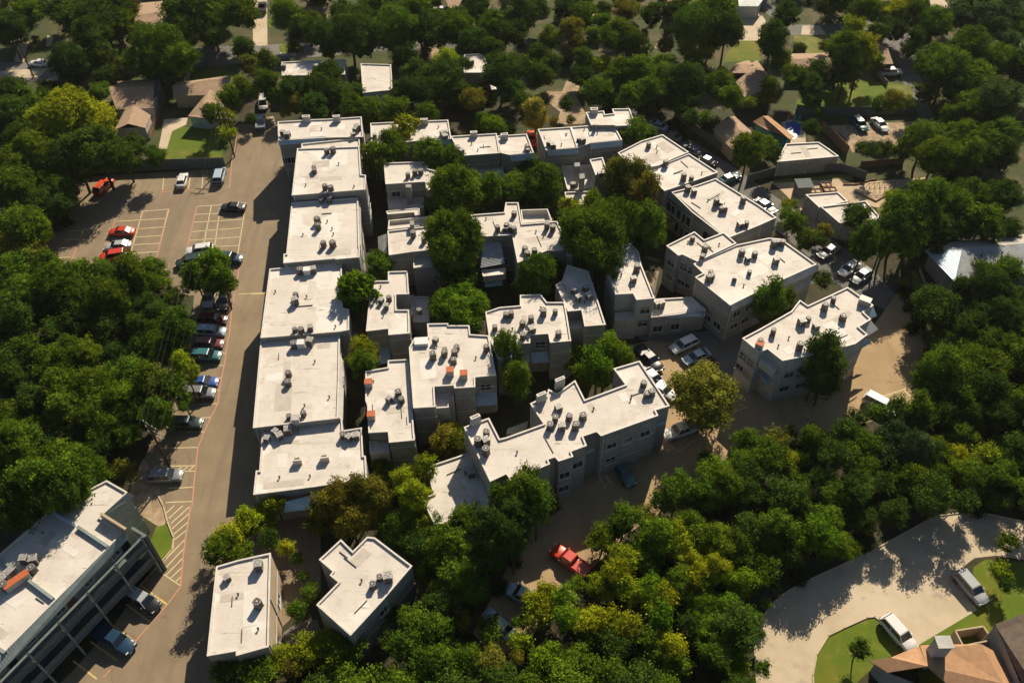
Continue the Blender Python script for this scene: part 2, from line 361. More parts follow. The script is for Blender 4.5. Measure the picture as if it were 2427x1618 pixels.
structure('east_lane', [[(1480, 250), (1540, 270), (1730, 390), (1900, 510), (2070, 640), (2180, 760), (2120, 745), (2030, 700), (1930, 620), (1840, 545), (1700, 440), (1560, 340), (1460, 280)]], M['asphalt_dk'], .008)
structure('north_street', [[(-60, 150), (150, 148), (460, 112), (900, 96), (1250, 84), (1250, 104), (900, 122), (460, 160), (150, 190), (-60, 194)]], M['asphalt_dk'], .008)
structure('northeast_street', [[(1780, -10), (1815, -10), (1870, 60), (1980, 55), (2090, 40), (2420, 10), (2420, 26), (2150, 62), (2200, 250), (2250, 345), (2225, 360), (2160, 240), (2110, 130), (2080, 76), (1960, 84), (1865, 84)]], M['asphalt_dk'], .008)
structure('side_street', [[(598, -10), (633, -10), (634, 108), (600, 110)]], M['concrete'], .014)
structure('concrete_driveway', [Q('00', '170 395 265 385 225 580 135 575'), Q('00', '440 330 500 350 475 430 425 435'), Q('00', '1520 1110 1745 1095 1730 1160 1600 1220 1550 1385 1470 1385 1500 1250'),
    Q('00', '0 660 460 630 360 720 0 730'), [(1750, 30), (1800, 28), (1815, 50), (1798, 100), (1752, 98), (1765, 70)], Q('30', '400 240 560 240 620 325 385 325'), Q('30', '1580 -20 1700 -20 1775 80 1600 90'), Q('10', '250 490 400 490 390 520 255 520'), Q('00', '1720 700 1775 665 1740 800 1690 790'), Q('10', '1430 -10 1730 -10 1700 50')], M['concrete'], .018)
structure('dirt_yard', [[(1930, 300), (2230, 285), (2260, 335), (2120, 345), (2020, 362), (2005, 330), (1990, 318)], Q('20', '380 850 520 850 560 750 680 800 650 900 740 1060 740 1150 470 1160 500 1040 400 960'), Q('10', '1360 520 1450 520 1420 660 1380 660'), Q('10', '1640 400 1760 400 1700 520 1600 660'), Q('20', '760 80 980 60 1000 110 900 160 760 170'), Q('20', '1400 370 1560 370 1450 470 1380 450'), Q('20', '860 400 1020 440 980 490 860 470'),
    Q('10', '120 1090 190 1080 215 1170 110 1215')], M['gravel'], .010)
structure('gravel_strip', [[(340, 1085), (372, 1130), (388, 1200), (397, 1236), (380, 1250), (340, 1225), (300, 1190), (318, 1130)]], M['gravel'], .016)
structure('play_yard', [[(1825, 430), (1985, 422), (2000, 436), (2200, 420), (2082, 492), (2010, 482), (1965, 560), (1985, 620), (1960, 600), (1900, 500), (1850, 450)]], M['sand'], .016)
structure('lawn', [Q('00', '1600 1220 1700 1180 1800 1190 2080 1180 2065 1510 1500 1530 1550 1385'), Q('00', '1790 700 1900 650 2180 660 2170 740 1760 760'), [(1930, 215), (1990, 196), (2050, 190), (2160, 203), (2167, 262), (2020, 266), (1885, 262), (1888, 238)], Q('20', '2180 380 2360 380 2360 570 2010 580 2060 480'),
    Q('33', '500 1640 500 1568 530 1380 640 1200 780 1130 1000 1030 1070 1025 1110 1060 1330 1340 1100 1450 900 1640'), Q('33', '1440 1310 2020 965 1960 800 1990 560 2100 490 2500 520 2500 1700 1500 1700'), Q('03', '1390 330 1450 190 1550 160 1610 290 1600 400 1490 510'), Q('10', '130 180 200 180 170 260 130 240'), Q('10', '240 430 330 390 480 440 470 490 250 490'), Q('31', '1410 950 1450 940 1570 1190 1540 1220 1430 1120'), Q('31', '1290 1030 1370 1010 1400 1100'), Q('21', '-10 -10 -5 -10 -5 -5')], M['grass'], .022)
structure('dry_lawn', [[(1880, 85), (1985, 85), (1978, 128), (1890, 142)], Q('31', '120 110 740 55 860 60 870 110 740 95 130 135'), Q('30', '1200 800 1400 800 1430 900 1250 900'), Q('31', '1090 370 1200 320 1240 400 1110 430')], M['grass_dry'], .024)
structure('cul_de_sac', [[(2487, 1250), (2348, 1219), (2272, 1216), (2221, 1223), (2198, 1233), (2058, 1310), (1940, 1363), (1869, 1399), (1823, 1437), (1800, 1475), (1788, 1530), (1796, 1680), (1932, 1680), (1926, 1600), (1935, 1552), (1963, 1506), (1999, 1488), (2055, 1463), (2073, 1461), (2083, 1470), (2139, 1542), (2167, 1534), (2316, 1445), (2280, 1380), (2282, 1343), (2310, 1322), (2361, 1316), (2487, 1335)]], M['concrete'], .03)
structure('paved_path', [[(1935, 616), (1958, 640), (2010, 672), (2000, 684), (1990, 676), (1940, 640)], Q('21', '1260 790 1440 850 1430 870 1250 830'), Q('21', '1280 950 1420 950 1370 1200 1420 1260'), Q('13', '280 1170 430 1060 600 1050 620 1130 560 1220 480 1290 280 1260'), Q('22', '1230 -20 2200 -80 2140 360 1990 310 1780 60 1240 20')], M['asphalt_dk'], .02)
structure('terracotta_path', [Q('31', '460 340 500 350 640 560 700 620 660 640 520 490'), Q('21', '1290 960 1420 950 1360 1100 1330 1080')], M['gravel'], .026)
def kerb(name, k, s, h=.14, wd=.16, mat='concrete', closed=False):
    pts = [G(*p) for p in (Q(k, s) if isinstance(s, str) else s)]; mb = MB()
    for a, b in zip(pts, pts[1:]):
        d = (b-a); L = d.length; mb.box(((a.x+b.x)/2, (a.y+b.y)/2, h/2+.015), (L+wd*.5, wd, h), rz=math.atan2(d.y, d.x))
    return tag(mb.build(name, M[mat]), kind='structure')
kerb('cul_de_sac_kerb', '', [(2487, 1250), (2348, 1219), (2272, 1216), (2221, 1223), (2198, 1233), (2058, 1310), (1940, 1363), (1869, 1399), (1823, 1437), (1800, 1475), (1788, 1530), (1796, 1680)])
kerb('island_kerb', '', [(1932, 1680), (1926, 1600), (1935, 1552), (1963, 1506), (1999, 1488), (2055, 1463), (2073, 1461), (2083, 1470), (2139, 1542)])
kerb('parking_kerb', '', [(330, 1390), (367, 1350), (408, 1302), (412, 1274), (397, 1236), (388, 1200), (376, 1176)])
kerb('timber_edging', '31', '780 150 900 150 1030 110 1080 100 1060 110', .25, .2, 'wood')
kerb('timber_edging', '31', '880 215 1080 305 1200 240 1540 100', .25, .2, 'wood')
kerb('courtyard_kerb', '22', '1470 790 1440 930 1600 1070 1800 930 1780 1080')
# painted markings
def marks(name, mat, items, wd=.17, z=.02):
    mb = MB()
    for k, s in items:
        p = Q(k, s)
        for a, b in zip(p, p[1:]):
            A, B = G(*a), G(*b); d = B-A
            if d.length < .05: continue
            u = d.normalized(); nrm = Vector((-u.y, u.x, 0))*wd/2; mb.face([A-nrm+Vector((0, 0, z)), B-nrm+Vector((0, 0, z)), B+nrm+Vector((0, 0, z)), A+nrm+Vector((0, 0, z))])
    return tag(mb.build(name, M[mat]), kind='structure')
marks('parking_lines', 'paint', [('01', t) for t in ['1570 375 1445 860', '1325 400 1185 880', '1225 405 1570 375', '1085 490 1555 460', '1060 575 1540 540', '1030 650 1515 620', '1000 720 1490 692', '980 800 1465 770', '1150 870 1400 858',
    '1965 340 1895 690', '2035 440 1990 750', '1830 350 2070 335 2290 318', '1810 425 2040 415', '1800 498 2275 470', '1785 585 2265 548', '1765 665 2240 633', '1750 740 2215 712', '1735 820 2200 800', '640 580 780 573', '600 660 735 655', '555 740 705 733', '440 835 660 820', '420 930 640 915',
    '1525 60 1510 200', '1660 50 1635 200', '1770 50 1750 190', '1890 50 1875 185', '2285 320 2200 850', '2035 1130 2010 1300', '2215 1165 2470 1150']] +
    [('02', t) for t in ['2030 145 2090 145', '2000 258 2075 258', '1850 378 2060 373', '1880 492 2040 487', '1850 618 2020 612', '1740 750 1960 740', '1740 878 1900 872', '1480 1028 1840 1018', '1450 1195 1820 1188', '1400 1250 1815 1238', '1690 1200 1640 1240', '1745 1200 1690 1240', '1800 1195 1745 1240', '1450 1195 1410 1240', '1560 1398 1795 1388', '1540 1530 1785 1520']] +
    [('03', t) for t in ['1545 60 1620 -10', '1568 110 1700 -10', '1590 155 1762 0', '1600 205 1760 60', '1615 255 1750 140', '1622 305 1738 215', '1470 560 1722 300', '1500 610 1712 385', '1545 635 1700 475', '1585 665 1695 560', '1630 700 1690 640', '1450 580 1680 735', '1515 -10 1555 140 1615 290 1605 400 1450 580']] +
    [('32', t) for t in ['1160 540 1420 455 1560 420', '1215 520 1320 620', '1335 480 1430 575', '1080 560 1180 640']] + [('22', t) for t in ['1900 350 2000 310', '2010 370 2060 440', '2150 540 2230 610', '2090 700 2250 640', '840 1250 920 1400', '900 1230 990 1370', '850 1350 900 1280 960 1330 900 1400']] + [('23', '390 720 440 790 480 830')])
marks('yellow_stall_lines', 'paint_yellow', [('03', t) for t in ['1310 735 1555 910', '1170 905 1405 1078', '1050 1105 1255 1255', '840 1250 1090 1430', '680 1430 900 1600']] + [('22', t) for t in ['1870 1020 1930 1090', '2000 1170 2060 1210']] + [('11', '-10 1168 118 1158'), ('02', '1480 1030 1560 1028')], .2, .026)
marks('red_kerb_lines', 'paint_red', [('01', t) for t in ['790 550 645 905', '905 195 855 360', '1490 216 1930 190', '1080 450 920 915', '1830 350 1735 760', '2180 1160 2155 1300 2130 1568', '2150 0 2130 180', '1560 380 1450 850', '2230 870 2185 1150']] + [('00', '2215 1170 2180 1400 2155 1500 2145 1570'),
    ('02', '2122 -5 2085 250 2060 373 2040 480 2025 610 1960 740 1900 872 1880 920 1840 1020 1820 1190 1800 1390 1785 1570'), ('03', '1778 -5 1762 60 1738 215 1722 300 1712 385 1685 640 1680 740 1555 910 1405 1078 1255 1255 1190 1325'), ('03', '1030 1510 960 1590'), ('22', '1480 790 1540 880 1440 930'), ('22', '1730 1070 1790 940 1800 1010')], .2, .032)

# ================================================================== long left row
WST = [2.2, 5.0]
building('W1', 'apartment_block', 'white roofed back block of the long left row, beside the lane end', Q('10', '230 1130 450 1118 560 1110 690 1106 1005 1085 1020 1270 680 1277 235 1305'), 9.4, win=[(660, 333, 700, 331, 2, [5.0])])
bsheet('W1', 'metal_fascia', [(*q('10', 233, 1305), 9.35), (*q('10', 672, 1272), 9.35), (*q('10', 672, 1312), 8.8), (*q('10', 240, 1350), 8.8)], 'metal_blue', 14)
add_block('W1', 'roof_box', Q('10', '450 1070 525 1066 528 1085 455 1090'), 10.4, 'stucco_lt', z0=9)
add_block('W1', 'roof_box', Q('10', '735 1070 803 1066 806 1082 738 1087'), 10.4, 'stucco_lt', z0=9)
building('W1b', 'apartment_block', 'narrow white roof strip between the back block and second block of the left row', Q('10', '450 1335 985 1280 990 1355 450 1395'), 9.1)
building('W2', 'apartment_block', 'second white roofed block from the back of the long left row', [(704.6, 352), (851, 347), (855, 414), (866.6, 415), (865, 448.5), (692, 462.5)], 10.3, win=[(867, 418, 866, 447, 2, [2.4, 5.4])])
building('W3', 'apartment_block', 'third white roofed block of the long left row, with pale side skirt', [(691.5, 480), (848, 468), (851, 583.7), (852.5, 587), (851, 609), (795, 614), (795, 612), (672, 623), (672.7, 601.5), (679, 601.5)], 9.1)
building('W4', 'apartment_block', 'fourth white roofed block of the long left row, beside the spiky green tree', [(639.5, 637), (809, 622), (811, 729), (827, 733), (826, 781), (805, 785), (618, 800)], 8.1)
building('W5', 'apartment_block', 'fifth white roofed block of the long left row, largest of the row', [(619, 798), (805, 784), (803, 900), (800, 990), (600, 1013)], 7.4)
bsheet('W5', 'corrugated_skirt', [(*q('12', 802, 150), 7.3), (*q('12', 848, 235), 6.0), (*q('12', 833, 770), 6.0), (*q('12', 785, 745), 7.3)], 'coping', 44, 1)
bsheet('W3', 'corrugated_skirt', [(850, 475), (0, 0), (0, 0), (0, 0)][0:0] or [(*q('11', 972, 290), 8.95), (*q('11', 1000, 330), 7.9), (*q('11', 1005, 700), 7.9), (*q('11', 985, 720), 8.95)], 'coping', 30, 1)
building('W6', 'apartment_block', 'front block of the long left row, above the olive bushes', [(623, 1012), (810, 993), (812, 1020), (857, 1013), (860, 1080), (866, 1080), (868.6, 1133), (751.5, 1151.5), (601, 1171), (607, 1115), (615, 1115)], 6.5)
bsheet('W6', 'awning', [(676, 1190, 5.3), (755, 1170, 5.3), (762, 1203, 4.3), (674, 1213, 4.3)], 'metal_blue', 12)
add_block('W6', 'roof_vent_box', [(694, 1083), (712, 1080), (714, 1090), (693, 1092)], 7.2, 'coping', z0=6)
add_block('W6', 'roof_vent_box', [(757, 1077), (775, 1074), (779, 1083), (758, 1086)], 7.2, 'coping', z0=6)
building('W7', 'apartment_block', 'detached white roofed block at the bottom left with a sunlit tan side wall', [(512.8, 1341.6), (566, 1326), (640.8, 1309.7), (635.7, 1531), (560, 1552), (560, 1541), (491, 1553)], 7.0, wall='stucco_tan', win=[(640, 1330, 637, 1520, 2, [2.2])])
building('W8', 'apartment_block', 'notched white roofed block turned diagonally, bottom centre', Q('13', '615 490 815 305 925 415 1060 280 1130 288 1475 550 1200 870 905 1192 590 910 795 700 715 635 742 600'), 7.0, win=[(840, 1495, 970, 1350, 3, [4.8])])

# ================================================================== top middle row
building('B1', 'apartment_block', 'white roofed block behind the sparse tree, top middle', Q('10', '1090 1145 1400 1130 1810 1115 1840 1290 1640 1303 1500 1310 1100 1350'), 8.0)
bsheet('B1', 'metal_fascia', [(*q('10', 1640, 1303), 7.95), (*q('10', 1840, 1290), 7.95), (*q('10', 1845, 1345), 7.1), (*q('10', 1650, 1350), 7.1)], 'metal_blue', 10)
add_block('B1', 'roof_box', Q('10', '1550 1100 1620 1096 1622 1112 1553 1116'), 8.9, 'stucco_lt', z0=7.7)
building('B2', 'apartment_block', 'white roofed block stepping down toward the courtyard trees', Q('10', '1840 1265 2130 1248 2260 1240 2290 1420 1960 1445 1890 1380'), 8.0)
add_block('B2', 'roof_box', Q('10', '2015 1218 2080 1214 2082 1230 2018 1235'), 8.9, 'stucco_lt', z0=7.7)
add_block('B2', 'lower_roof', [(1098, 380), (1187, 372), (1195, 415), (1178, 424), (1115, 425)], 5.0)
building('B3', 'apartment_block', 'white roofed block left of the red truck', [(1178, 322), (1248, 317.6), (1265, 362), (1209, 367), (1187, 362)], 8.0)
bsheet('B3', 'metal_fascia', [(1209, 367, 7.95), (1265, 362, 7.95), (1267, 378, 7.0), (1211, 383, 7.0)], 'metal_blue', 10)
add_block('B3', 'roof_box', [(1186, 316), (1203, 314), (1204, 319), (1187, 321)], 8.9, 'stucco_lt', z0=7.7)
building('D1', 'apartment_block', 'brighter white roofed block right of the red truck', Q('20', '295 1200 598 1180 662 1372 370 1395'), 8.0)
bsheet('D1', 'metal_fascia', [(*q('20', 370, 1395), 7.95), (*q('20', 662, 1372), 7.95), (*q('20', 680, 1425), 7.0), (*q('20', 390, 1447), 7.0)], 'metal_blue', 14)
building('D2', 'apartment_block', 'white roofed block with teal front fascia, beside the round green shrub', Q('20', '603 1180 790 1165 1000 1165 1075 1300 775 1330 665 1370'), 8.0)
bsheet('D2', 'metal_fascia', [(*q('20', 775, 1330), 7.95), (*q('20', 1075, 1300), 7.95), (*q('20', 1080, 1355), 7.0), (*q('20', 780, 1385), 7.0)], 'metal_blue', 14)
add_block('D2', 'lower_roof', Q('20', '775 1410 1080 1360 1050 1450 1010 1452 950 1400 790 1425'), 5.5)
building('D3', 'apartment_block', 'rearmost white roofed block of the middle row with a raised vent box', Q('20', '740 1045 905 1030 915 1065 1000 1055 985 1012 1145 1010 1200 1162 1020 1168 1000 1160 790 1160'), 8.6)
add_block('D3', 'roof_box', Q('20', '780 1000 850 998 852 1018 785 1022'), 9.5, 'stucco_lt', z0=8)

# ================================================================== centre cluster
building('C1', 'apartment_block', 'small white roofed block with a terrace and chimney in front', [(910, 386), (1011, 383), (1014, 400), (1033, 405), (1037, 448), (1011, 450), (1008, 430), (914, 436)], 7.6, win=[(922, 433, 950, 431, 1, [5.4])])
add_block('C1', 'terrace', [(917, 466), (1006, 460), (1004, 492), (921, 498)], 4.4, par=.1)
wallbox('C1', 'chimney', [(961.5, 437), (974.5, 437), (974.5, 444), (961.5, 444)], 8.0, 3)
add_block('C1', 'terrace_wall', [(915, 500), (985, 493), (994, 494), (996, 508), (984, 512), (981, 503), (918, 508)], 5.5, par=.1)
building('C2', 'apartment_block', 'white roofed block with a small chimney left of the tall dark tree', [(919, 547), (1022, 535), (1034, 590), (976, 596), (922, 604)], 7.4)
add_block('C2', 'terrace', [(921, 522), (1020, 512), (1021, 533), (919, 544)], 5.4, 'stucco_lt', par=.6)
wallbox('C2', 'chimney', [(971, 522), (981, 522), (981, 533), (971, 533)], 8.4, 5)
bsheet('C2', 'awning', [(*q('11', 1160, 632), 3.6), (*q('11', 1238, 605), 5.0), (*q('11', 1243, 788), 5.0), (*q('11', 1165, 745), 3.6)], 'metal', 12, 1)
add_block('C2', 'lower_wing', [(978, 597), (1032, 588), (1040, 600), (1036, 632), (980, 635)], 6.2)
building('C3', 'apartment_block', 'broad white roofed block in the middle, notched round the courtyards', [(1116, 509), (1195, 503), (1199, 480), (1228, 480), (1237, 531), (1320, 524), (1357, 605), (1345, 606), (1340, 592), (1292, 595), (1227, 622), (1214, 556), (1143, 560)], 8.0, win=[(1145, 560, 1210, 557, 2, [2.2])])
add_block('C3', 'roof_terrace', [(1234, 497), (1298, 495), (1309, 523), (1238, 529)], 7.6, 'stucco_lt', par=1.0)
bsheet('C3', 'awning', [(1146, 577, 6.6), (1185, 571, 6.6), (1197, 624, 5.2), (1139, 634, 5.2)], 'metal', 16)
add_block('C3', 'balcony', [(1140, 640), (1198, 634), (1199, 649), (1145, 655)], 4.6, 'stucco_lt', par=.1, z0=3.4)
bsheet('C3', 'awning', [(1148, 657, 3.2), (1190, 652, 3.2), (1191, 675, 2.6), (1150, 680, 2.6)], 'metal_blue', 8)
building('C4', 'apartment_block', 'narrow white roofed block right of the spiky green tree', [(920, 643.6), (965, 642), (968.6, 696), (938, 697), (938, 734), (968.6, 734), (970, 789), (921, 793), (921, 778), (868, 784), (880, 666), (920, 665)], 7.2)
add_block('C4', 'lower_roof', [(940, 703), (980, 699), (981, 745), (966, 748), (940, 745)], 4.4, 'stucco_tan', par=.2)
add_block('C4', 'lower_roof', [(982, 702), (1016, 702), (1018, 763), (980, 763)], 4.0)
bsheet('C4', 'awning', [(900, 817, 3.4), (925, 815, 3.4), (925, 859, 2.8), (900, 862, 2.8)], 'metal_blue', 6)
building('C5', 'apartment_block', 'long narrow white roofed block with orange boxes along its edge', [(920, 853.6), (967, 851), (970, 880), (982, 1042), (922.7, 1047.5), (920, 1022), (874, 1024.5), (871, 960), (866.6, 948), (866.6, 879), (919, 870)], 7.2, win=[])
add_block('C5', 'balcony', [(875, 1044), (920, 1041), (923, 1071), (877, 1076)], 5.2, 'stucco_lt', par=.25)
building('C6', 'apartment_block', 'large white roofed block at the centre with two orange boxes', [(1013, 767), (1062, 766), (1063, 771), (1112, 771), (1114, 792), (1158, 795), (1175, 888), (1125.5, 893), (1125.5, 916), (1077, 919), (1076, 912), (1028.6, 915), (1031, 963), (980, 966), (975, 900), (970, 823), (983, 800), (1015, 798)], 8.2, win=[(1133, 893, 1170, 890, 1, [5.9])])
add_block('C6', 'balcony', [(1030, 932), (1075, 930), (1076, 940), (1064, 942), (1064, 965), (1031, 967)], 6.6, 'stucco_lt', par=.2)
bsheet('C6', 'awning', [(1032, 975, 4.0), (1066, 972, 4.0), (1070, 990, 3.2), (1034, 1000, 3.2)], 'metal_blue', 6)
bsheet('C6', 'awning', [(1128, 932, 4.6), (1176, 930, 4.6), (1179, 958, 3.8), (1125, 962, 3.8)], 'metal_blue', 9)
building('C7', 'apartment_block', 'leaf dappled white roofed block right of the centre with a recessed window', [(1151, 739), (1184, 728), (1233, 724), (1233, 699), (1281, 697), (1296, 716), (1338, 716), (1344, 750), (1353, 807), (1304, 811), (1300, 790), (1256, 793), (1256, 812), (1214, 815), (1213, 845), (1180, 848), (1160, 800)], 8.2, win=[(1262, 793, 1298, 791, 1, [6.0])])
bsheet('C7', 'awning', [(1257, 836, 4.6), (1300, 832, 4.6), (1306, 858, 3.8), (1260, 860, 3.8)], 'metal_blue', 8)
add_block('C7', 'balcony', [(1216, 832), (1254, 828), (1255, 842), (1218, 845)], 5.6, 'stucco_lt', par=.25)
building('C8', 'apartment_block', 'dappled white roofed block with four blue grey units, beside the alley', [(1345, 628), (1394, 642), (1435, 768.6), (1386, 772.5), (1378.6, 734), (1346, 737), (1338, 716), (1317, 675), (1333, 665)], 8.0)
add_block('C8', 'balcony', [(1346, 745), (1380, 742), (1386, 777), (1351, 779)], 6.0, 'stucco_lt', par=.2)
building('C9', 'apartment_block', 'white roofed tower block right of the alley, half under a tree', [(1459, 577), (1494, 577), (1513, 597), (1520, 628), (1551, 706), (1508.7, 710), (1501, 694.6), (1459, 697), (1448, 668), (1436, 642), (1445, 612)], 8.0, wall='stucco_lt', win=[(1515, 708, 1545, 706, 1, [5.6, 2.8])])
add_block('C9', 'balcony', [(1457, 740), (1503, 738), (1508, 755), (1457, 757)], 4.4, 'stucco_lt', par=.15)
building('C10', 'connecting_wing', 'low white roofed wing joining the tower to the grey block', [(1549.5, 708.7), (1638.8, 703.6), (1673, 733), (1610, 744), (1542, 752)], 4.4, win=[(1550, 752, 1660, 736, 5, [1.7])])
bsheet('C10', 'metal_fascia', [(1542, 752, 4.35), (1673, 733, 4.35), (1673, 749, 3.5), (1543, 758, 3.6)], 'metal_blue', 20)
# terraces between D and the big tree
building('D4', 'apartment_block', 'small chimneyed white block between the two courtyard trees', [(1398, 378), (1428, 373), (1440, 408), (1412, 414)], 7.6, group='white-roofed apartment blocks')
add_block('D4', 'terrace', [(1330, 392), (1396, 390), (1408, 444), (1345, 452)], 4.6, 'stucco_lt', par=.9)
add_block('D4', 'lower_roof', [(1338, 455), (1409, 452), (1415, 484), (1345, 484)], 5.6)
wallbox('D4', 'chimney', [(1373, 412), (1385, 411), (1386, 422), (1374, 424)], 8.2, 4)
wallbox('D4', 'chimney', [(1361, 386), (1374, 385), (1375, 394), (1362, 395)], 7.8, 4)

# ================================================================== right-hand blocks
building('E0', 'apartment_block', 'bright white roofed block beside the parked cars of the east lane', [(1465, 362), (1520, 334), (1570, 319), (1632, 360), (1598, 374), (1560, 392), (1500, 402)], 8.0)
building('E1', 'apartment_block', 'bright white roofed block in front of the lane, with two dark units', [(1500, 406), (1560, 394), (1598, 378), (1633, 364), (1701, 408), (1668, 420), (1575, 452), (1535, 413)], 7.8)
building('E', 'apartment_block', 'long white roofed block with a glazed gallery down its left side', [(1592, 455), (1630, 446), (1696, 423), (1800, 487), (1840, 515), (1800, 533), (1731, 561), (1706, 553), (1640, 502)], 7.4)
wall_windows('E', (1596, 458), (1702, 550), 9, [5.0, 2.0], 2.2, 1.9)
bsheet('E', 'roof_skirt', [(1592, 455, 7.35), (1710, 555, 7.35), (1704, 563, 6.4), (1582, 466, 6.4)], 'metal_green', 26)
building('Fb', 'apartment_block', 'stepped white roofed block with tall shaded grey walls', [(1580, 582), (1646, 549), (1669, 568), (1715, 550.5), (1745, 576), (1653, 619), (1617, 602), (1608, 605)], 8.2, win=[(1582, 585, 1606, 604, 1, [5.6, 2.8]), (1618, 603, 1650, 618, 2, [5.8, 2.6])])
building('Gb', 'apartment_block', 'large white roofed block right of the tower, with blue grey metal front', [(1644, 625), (1667, 647), (1648, 656), (1730.6, 722.7), (1830, 673), (1935, 626), (1851, 566), (1822, 564), (1746, 580)], 8.0, win=[(1650, 660, 1725, 720, 3, [2.4]), (1738, 720, 1800, 692, 2, [2.6, 5.2])])
bsheet('Gb', 'corrugated_fascia', [(1732, 723, 7.9), (1935, 627, 7.9), (1936, 643, 6.9), (1733, 738, 6.9)], 'metal', 50)
bsheet('Gb', 'awning', [(1869, 674, 5.4), (1910, 652, 5.4), (1927, 670, 4.6), (1885, 691, 4.6)], 'metal', 12)
bsheet('Gb', 'awning', [(1766, 722, 5.4), (1784, 713, 5.4), (1797, 730, 4.6), (1780, 741, 4.6)], 'metal', 6)
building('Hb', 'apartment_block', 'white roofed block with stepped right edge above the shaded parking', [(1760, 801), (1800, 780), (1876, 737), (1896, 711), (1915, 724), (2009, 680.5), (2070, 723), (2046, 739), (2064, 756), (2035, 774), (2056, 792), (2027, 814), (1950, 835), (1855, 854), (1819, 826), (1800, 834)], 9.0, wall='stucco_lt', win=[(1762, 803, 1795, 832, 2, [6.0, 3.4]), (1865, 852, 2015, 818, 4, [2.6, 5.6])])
add_block('Hb', 'balcony', [(1800, 852), (1817, 838), (1846, 866), (1836, 880)], 7.4, 'stucco_lt', par=.25, z0=6)
bsheet('Hb', 'awning', [(1798, 885, 4.6), (1816, 860, 4.6), (1842, 888, 4.0), (1818, 912, 4.0)], 'metal_blue', 8)
bsheet('Hb', 'awning', [(2045, 774, 6.4), (2064, 760, 6.4), (2081, 780, 5.6), (2052, 798, 5.6)], 'metal', 8)
bsheet('Hb', 'awning', [(2050, 740, 6.4), (2070, 728, 6.4), (2078, 748, 5.6), (2058, 757, 5.6)], 'metal_blue', 7)
bsheet('Hb', 'awning', [(2026, 820, 5.6), (2060, 803, 5.6), (2063, 812, 5.0), (2028, 834, 5.0)], 'metal_blue', 8)
building('Ib', 'apartment_block', 'long white roofed block with many roof units and a stepped shaded front', [(1100, 1011.7), (1130, 1000), (1158.7, 990), (1184, 1040), (1200, 1036), (1289, 1004), (1257, 955.6), (1296, 938), (1300, 922), (1320, 932), (1363, 901), (1386, 947), (1483, 911), (1455, 873), (1516, 855), (1586.5, 961), (1553, 971), (1559.7, 983.7), (1424.5, 1032), (1414, 1022), (1381, 1033), (1390, 1055), (1353, 1069), (1358, 1081), (1324, 1092), (1316, 1082), (1298, 1088), (1303, 1098.5), (1211, 1137), (1200, 1122), (1162, 1140)], 9.5,
    win=[(1430, 1030, 1555, 985, 3, [6.4, 3.2]), (1325, 1091, 1356, 1081, 1, [6.0, 3.0]), (1215, 1135, 1300, 1099, 2, [6.0, 3.0]), (1355, 1068, 1388, 1055, 1, [6.0])])
add_block('Ib', 'roof_box', Q('22', '450 385 535 350 548 375 462 412'), 10.9, 'stucco_lt', z0=9)
add_block('Ib', 'roof_box', Q('22', '277 525 362 490 375 515 290 550'), 10.9, 'stucco_lt', z0=9)
add_block('Ib', 'roof_box', Q('12', '2010 735 2095 700 2115 725 2030 762'), 10.9, 'stucco_lt', z0=9)
bsheet('Ib', 'awning', [(*q('22', 738, 1060), 6.0), (*q('22', 820, 1020), 6.0), (*q('22', 832, 1045), 5.4), (*q('22', 745, 1082), 5.4)], 'metal_blue', 6)
bsheet('Ib', 'awning', [(*q('22', 1390, 800), 6.6), (*q('22', 1480, 770), 6.6), (*q('22', 1480, 800), 6.0), (*q('22', 1395, 830), 6.0)], 'metal_blue', 6)
bsheet('Ib', 'awning', [(*q('22', 10, 850), 5.5), (*q('22', 200, 780), 5.5), (*q('22', 190, 840), 4.8), (*q('22', 0, 900), 4.8)], 'metal', 10)
building('I2', 'annex', 'low white roofed annex partly under the yellow green trees', [(1011, 1106), (1080, 1083), (1110, 1072), (1160, 1150), (1158, 1200), (1128, 1235), (1030, 1240), (999, 1180), (1028, 1170)], 5.0)
# ================================================================== bottom left gallery block (three storeys)
ZK = 9.2
def kq(x, y): return q('03', x, y)
building('K', 'gallery_block', 'long three storey block with open galleries, bottom left corner of the view', [(252.6, 1138), (302, 1166), (236, 1225), kq(1140, 240), kq(-129, 1520), (-140, 1500), (0, 1312), (110, 1215), (170, 1180)], ZK, wall='metal_green', par=.25, win=[], group='gallery blocks')
BLD['K']['t']['label'] = 'long three storey block with open galleries, bottom left corner of the view'
bk = BLD['K']; tk = bk['t']; offk = bk['off']
bsheet('K', 'roof_skirt', [(*kq(1140, 244), ZK+.02), (*kq(-129, 1520), ZK+.02), (*kq(-70, 1620), ZK-1.0), (*kq(1196, 292), ZK-1.0)], 'metal_green', 60)
bsheet('K', 'roof_skirt', [(*q('02', 1185, 1435), ZK+.02), (*kq(925, 100), ZK+.02), (*kq(985, 118), ZK-.9), (*q('02', 1243, 1478), ZK-.9)], 'metal_green', 16)
def ridge(name, a, b, w_=.35, h=.45, mat='metal_green'):
    A, B = G(*a, ZK-.25), G(*b, ZK-.25); d = B-A; m_ = MB(); m_.box(((A.x+B.x)/2, (A.y+B.y)/2, ZK-.25+h/2), (d.length, w_, h), rz=math.atan2(d.y, d.x)); m_.build(name, M[mat], tk, offk)
ridge('fire_wall', kq(730, 200), kq(1010, 385)); ridge('fire_wall', kq(200, 640), kq(505, 870)); ridge('fire_wall', kq(-60, 450), kq(150, 600)); ridge('fire_wall', kq(-60, 1290), kq(60, 1370)); ridge('fire_wall', kq(440, 30), kq(700, 190), .25, .9, 'metal_blue')
ridge('end_parapet', kq(965, 108), kq(1200, 256), .3, 1.2, 'stucco_tan')
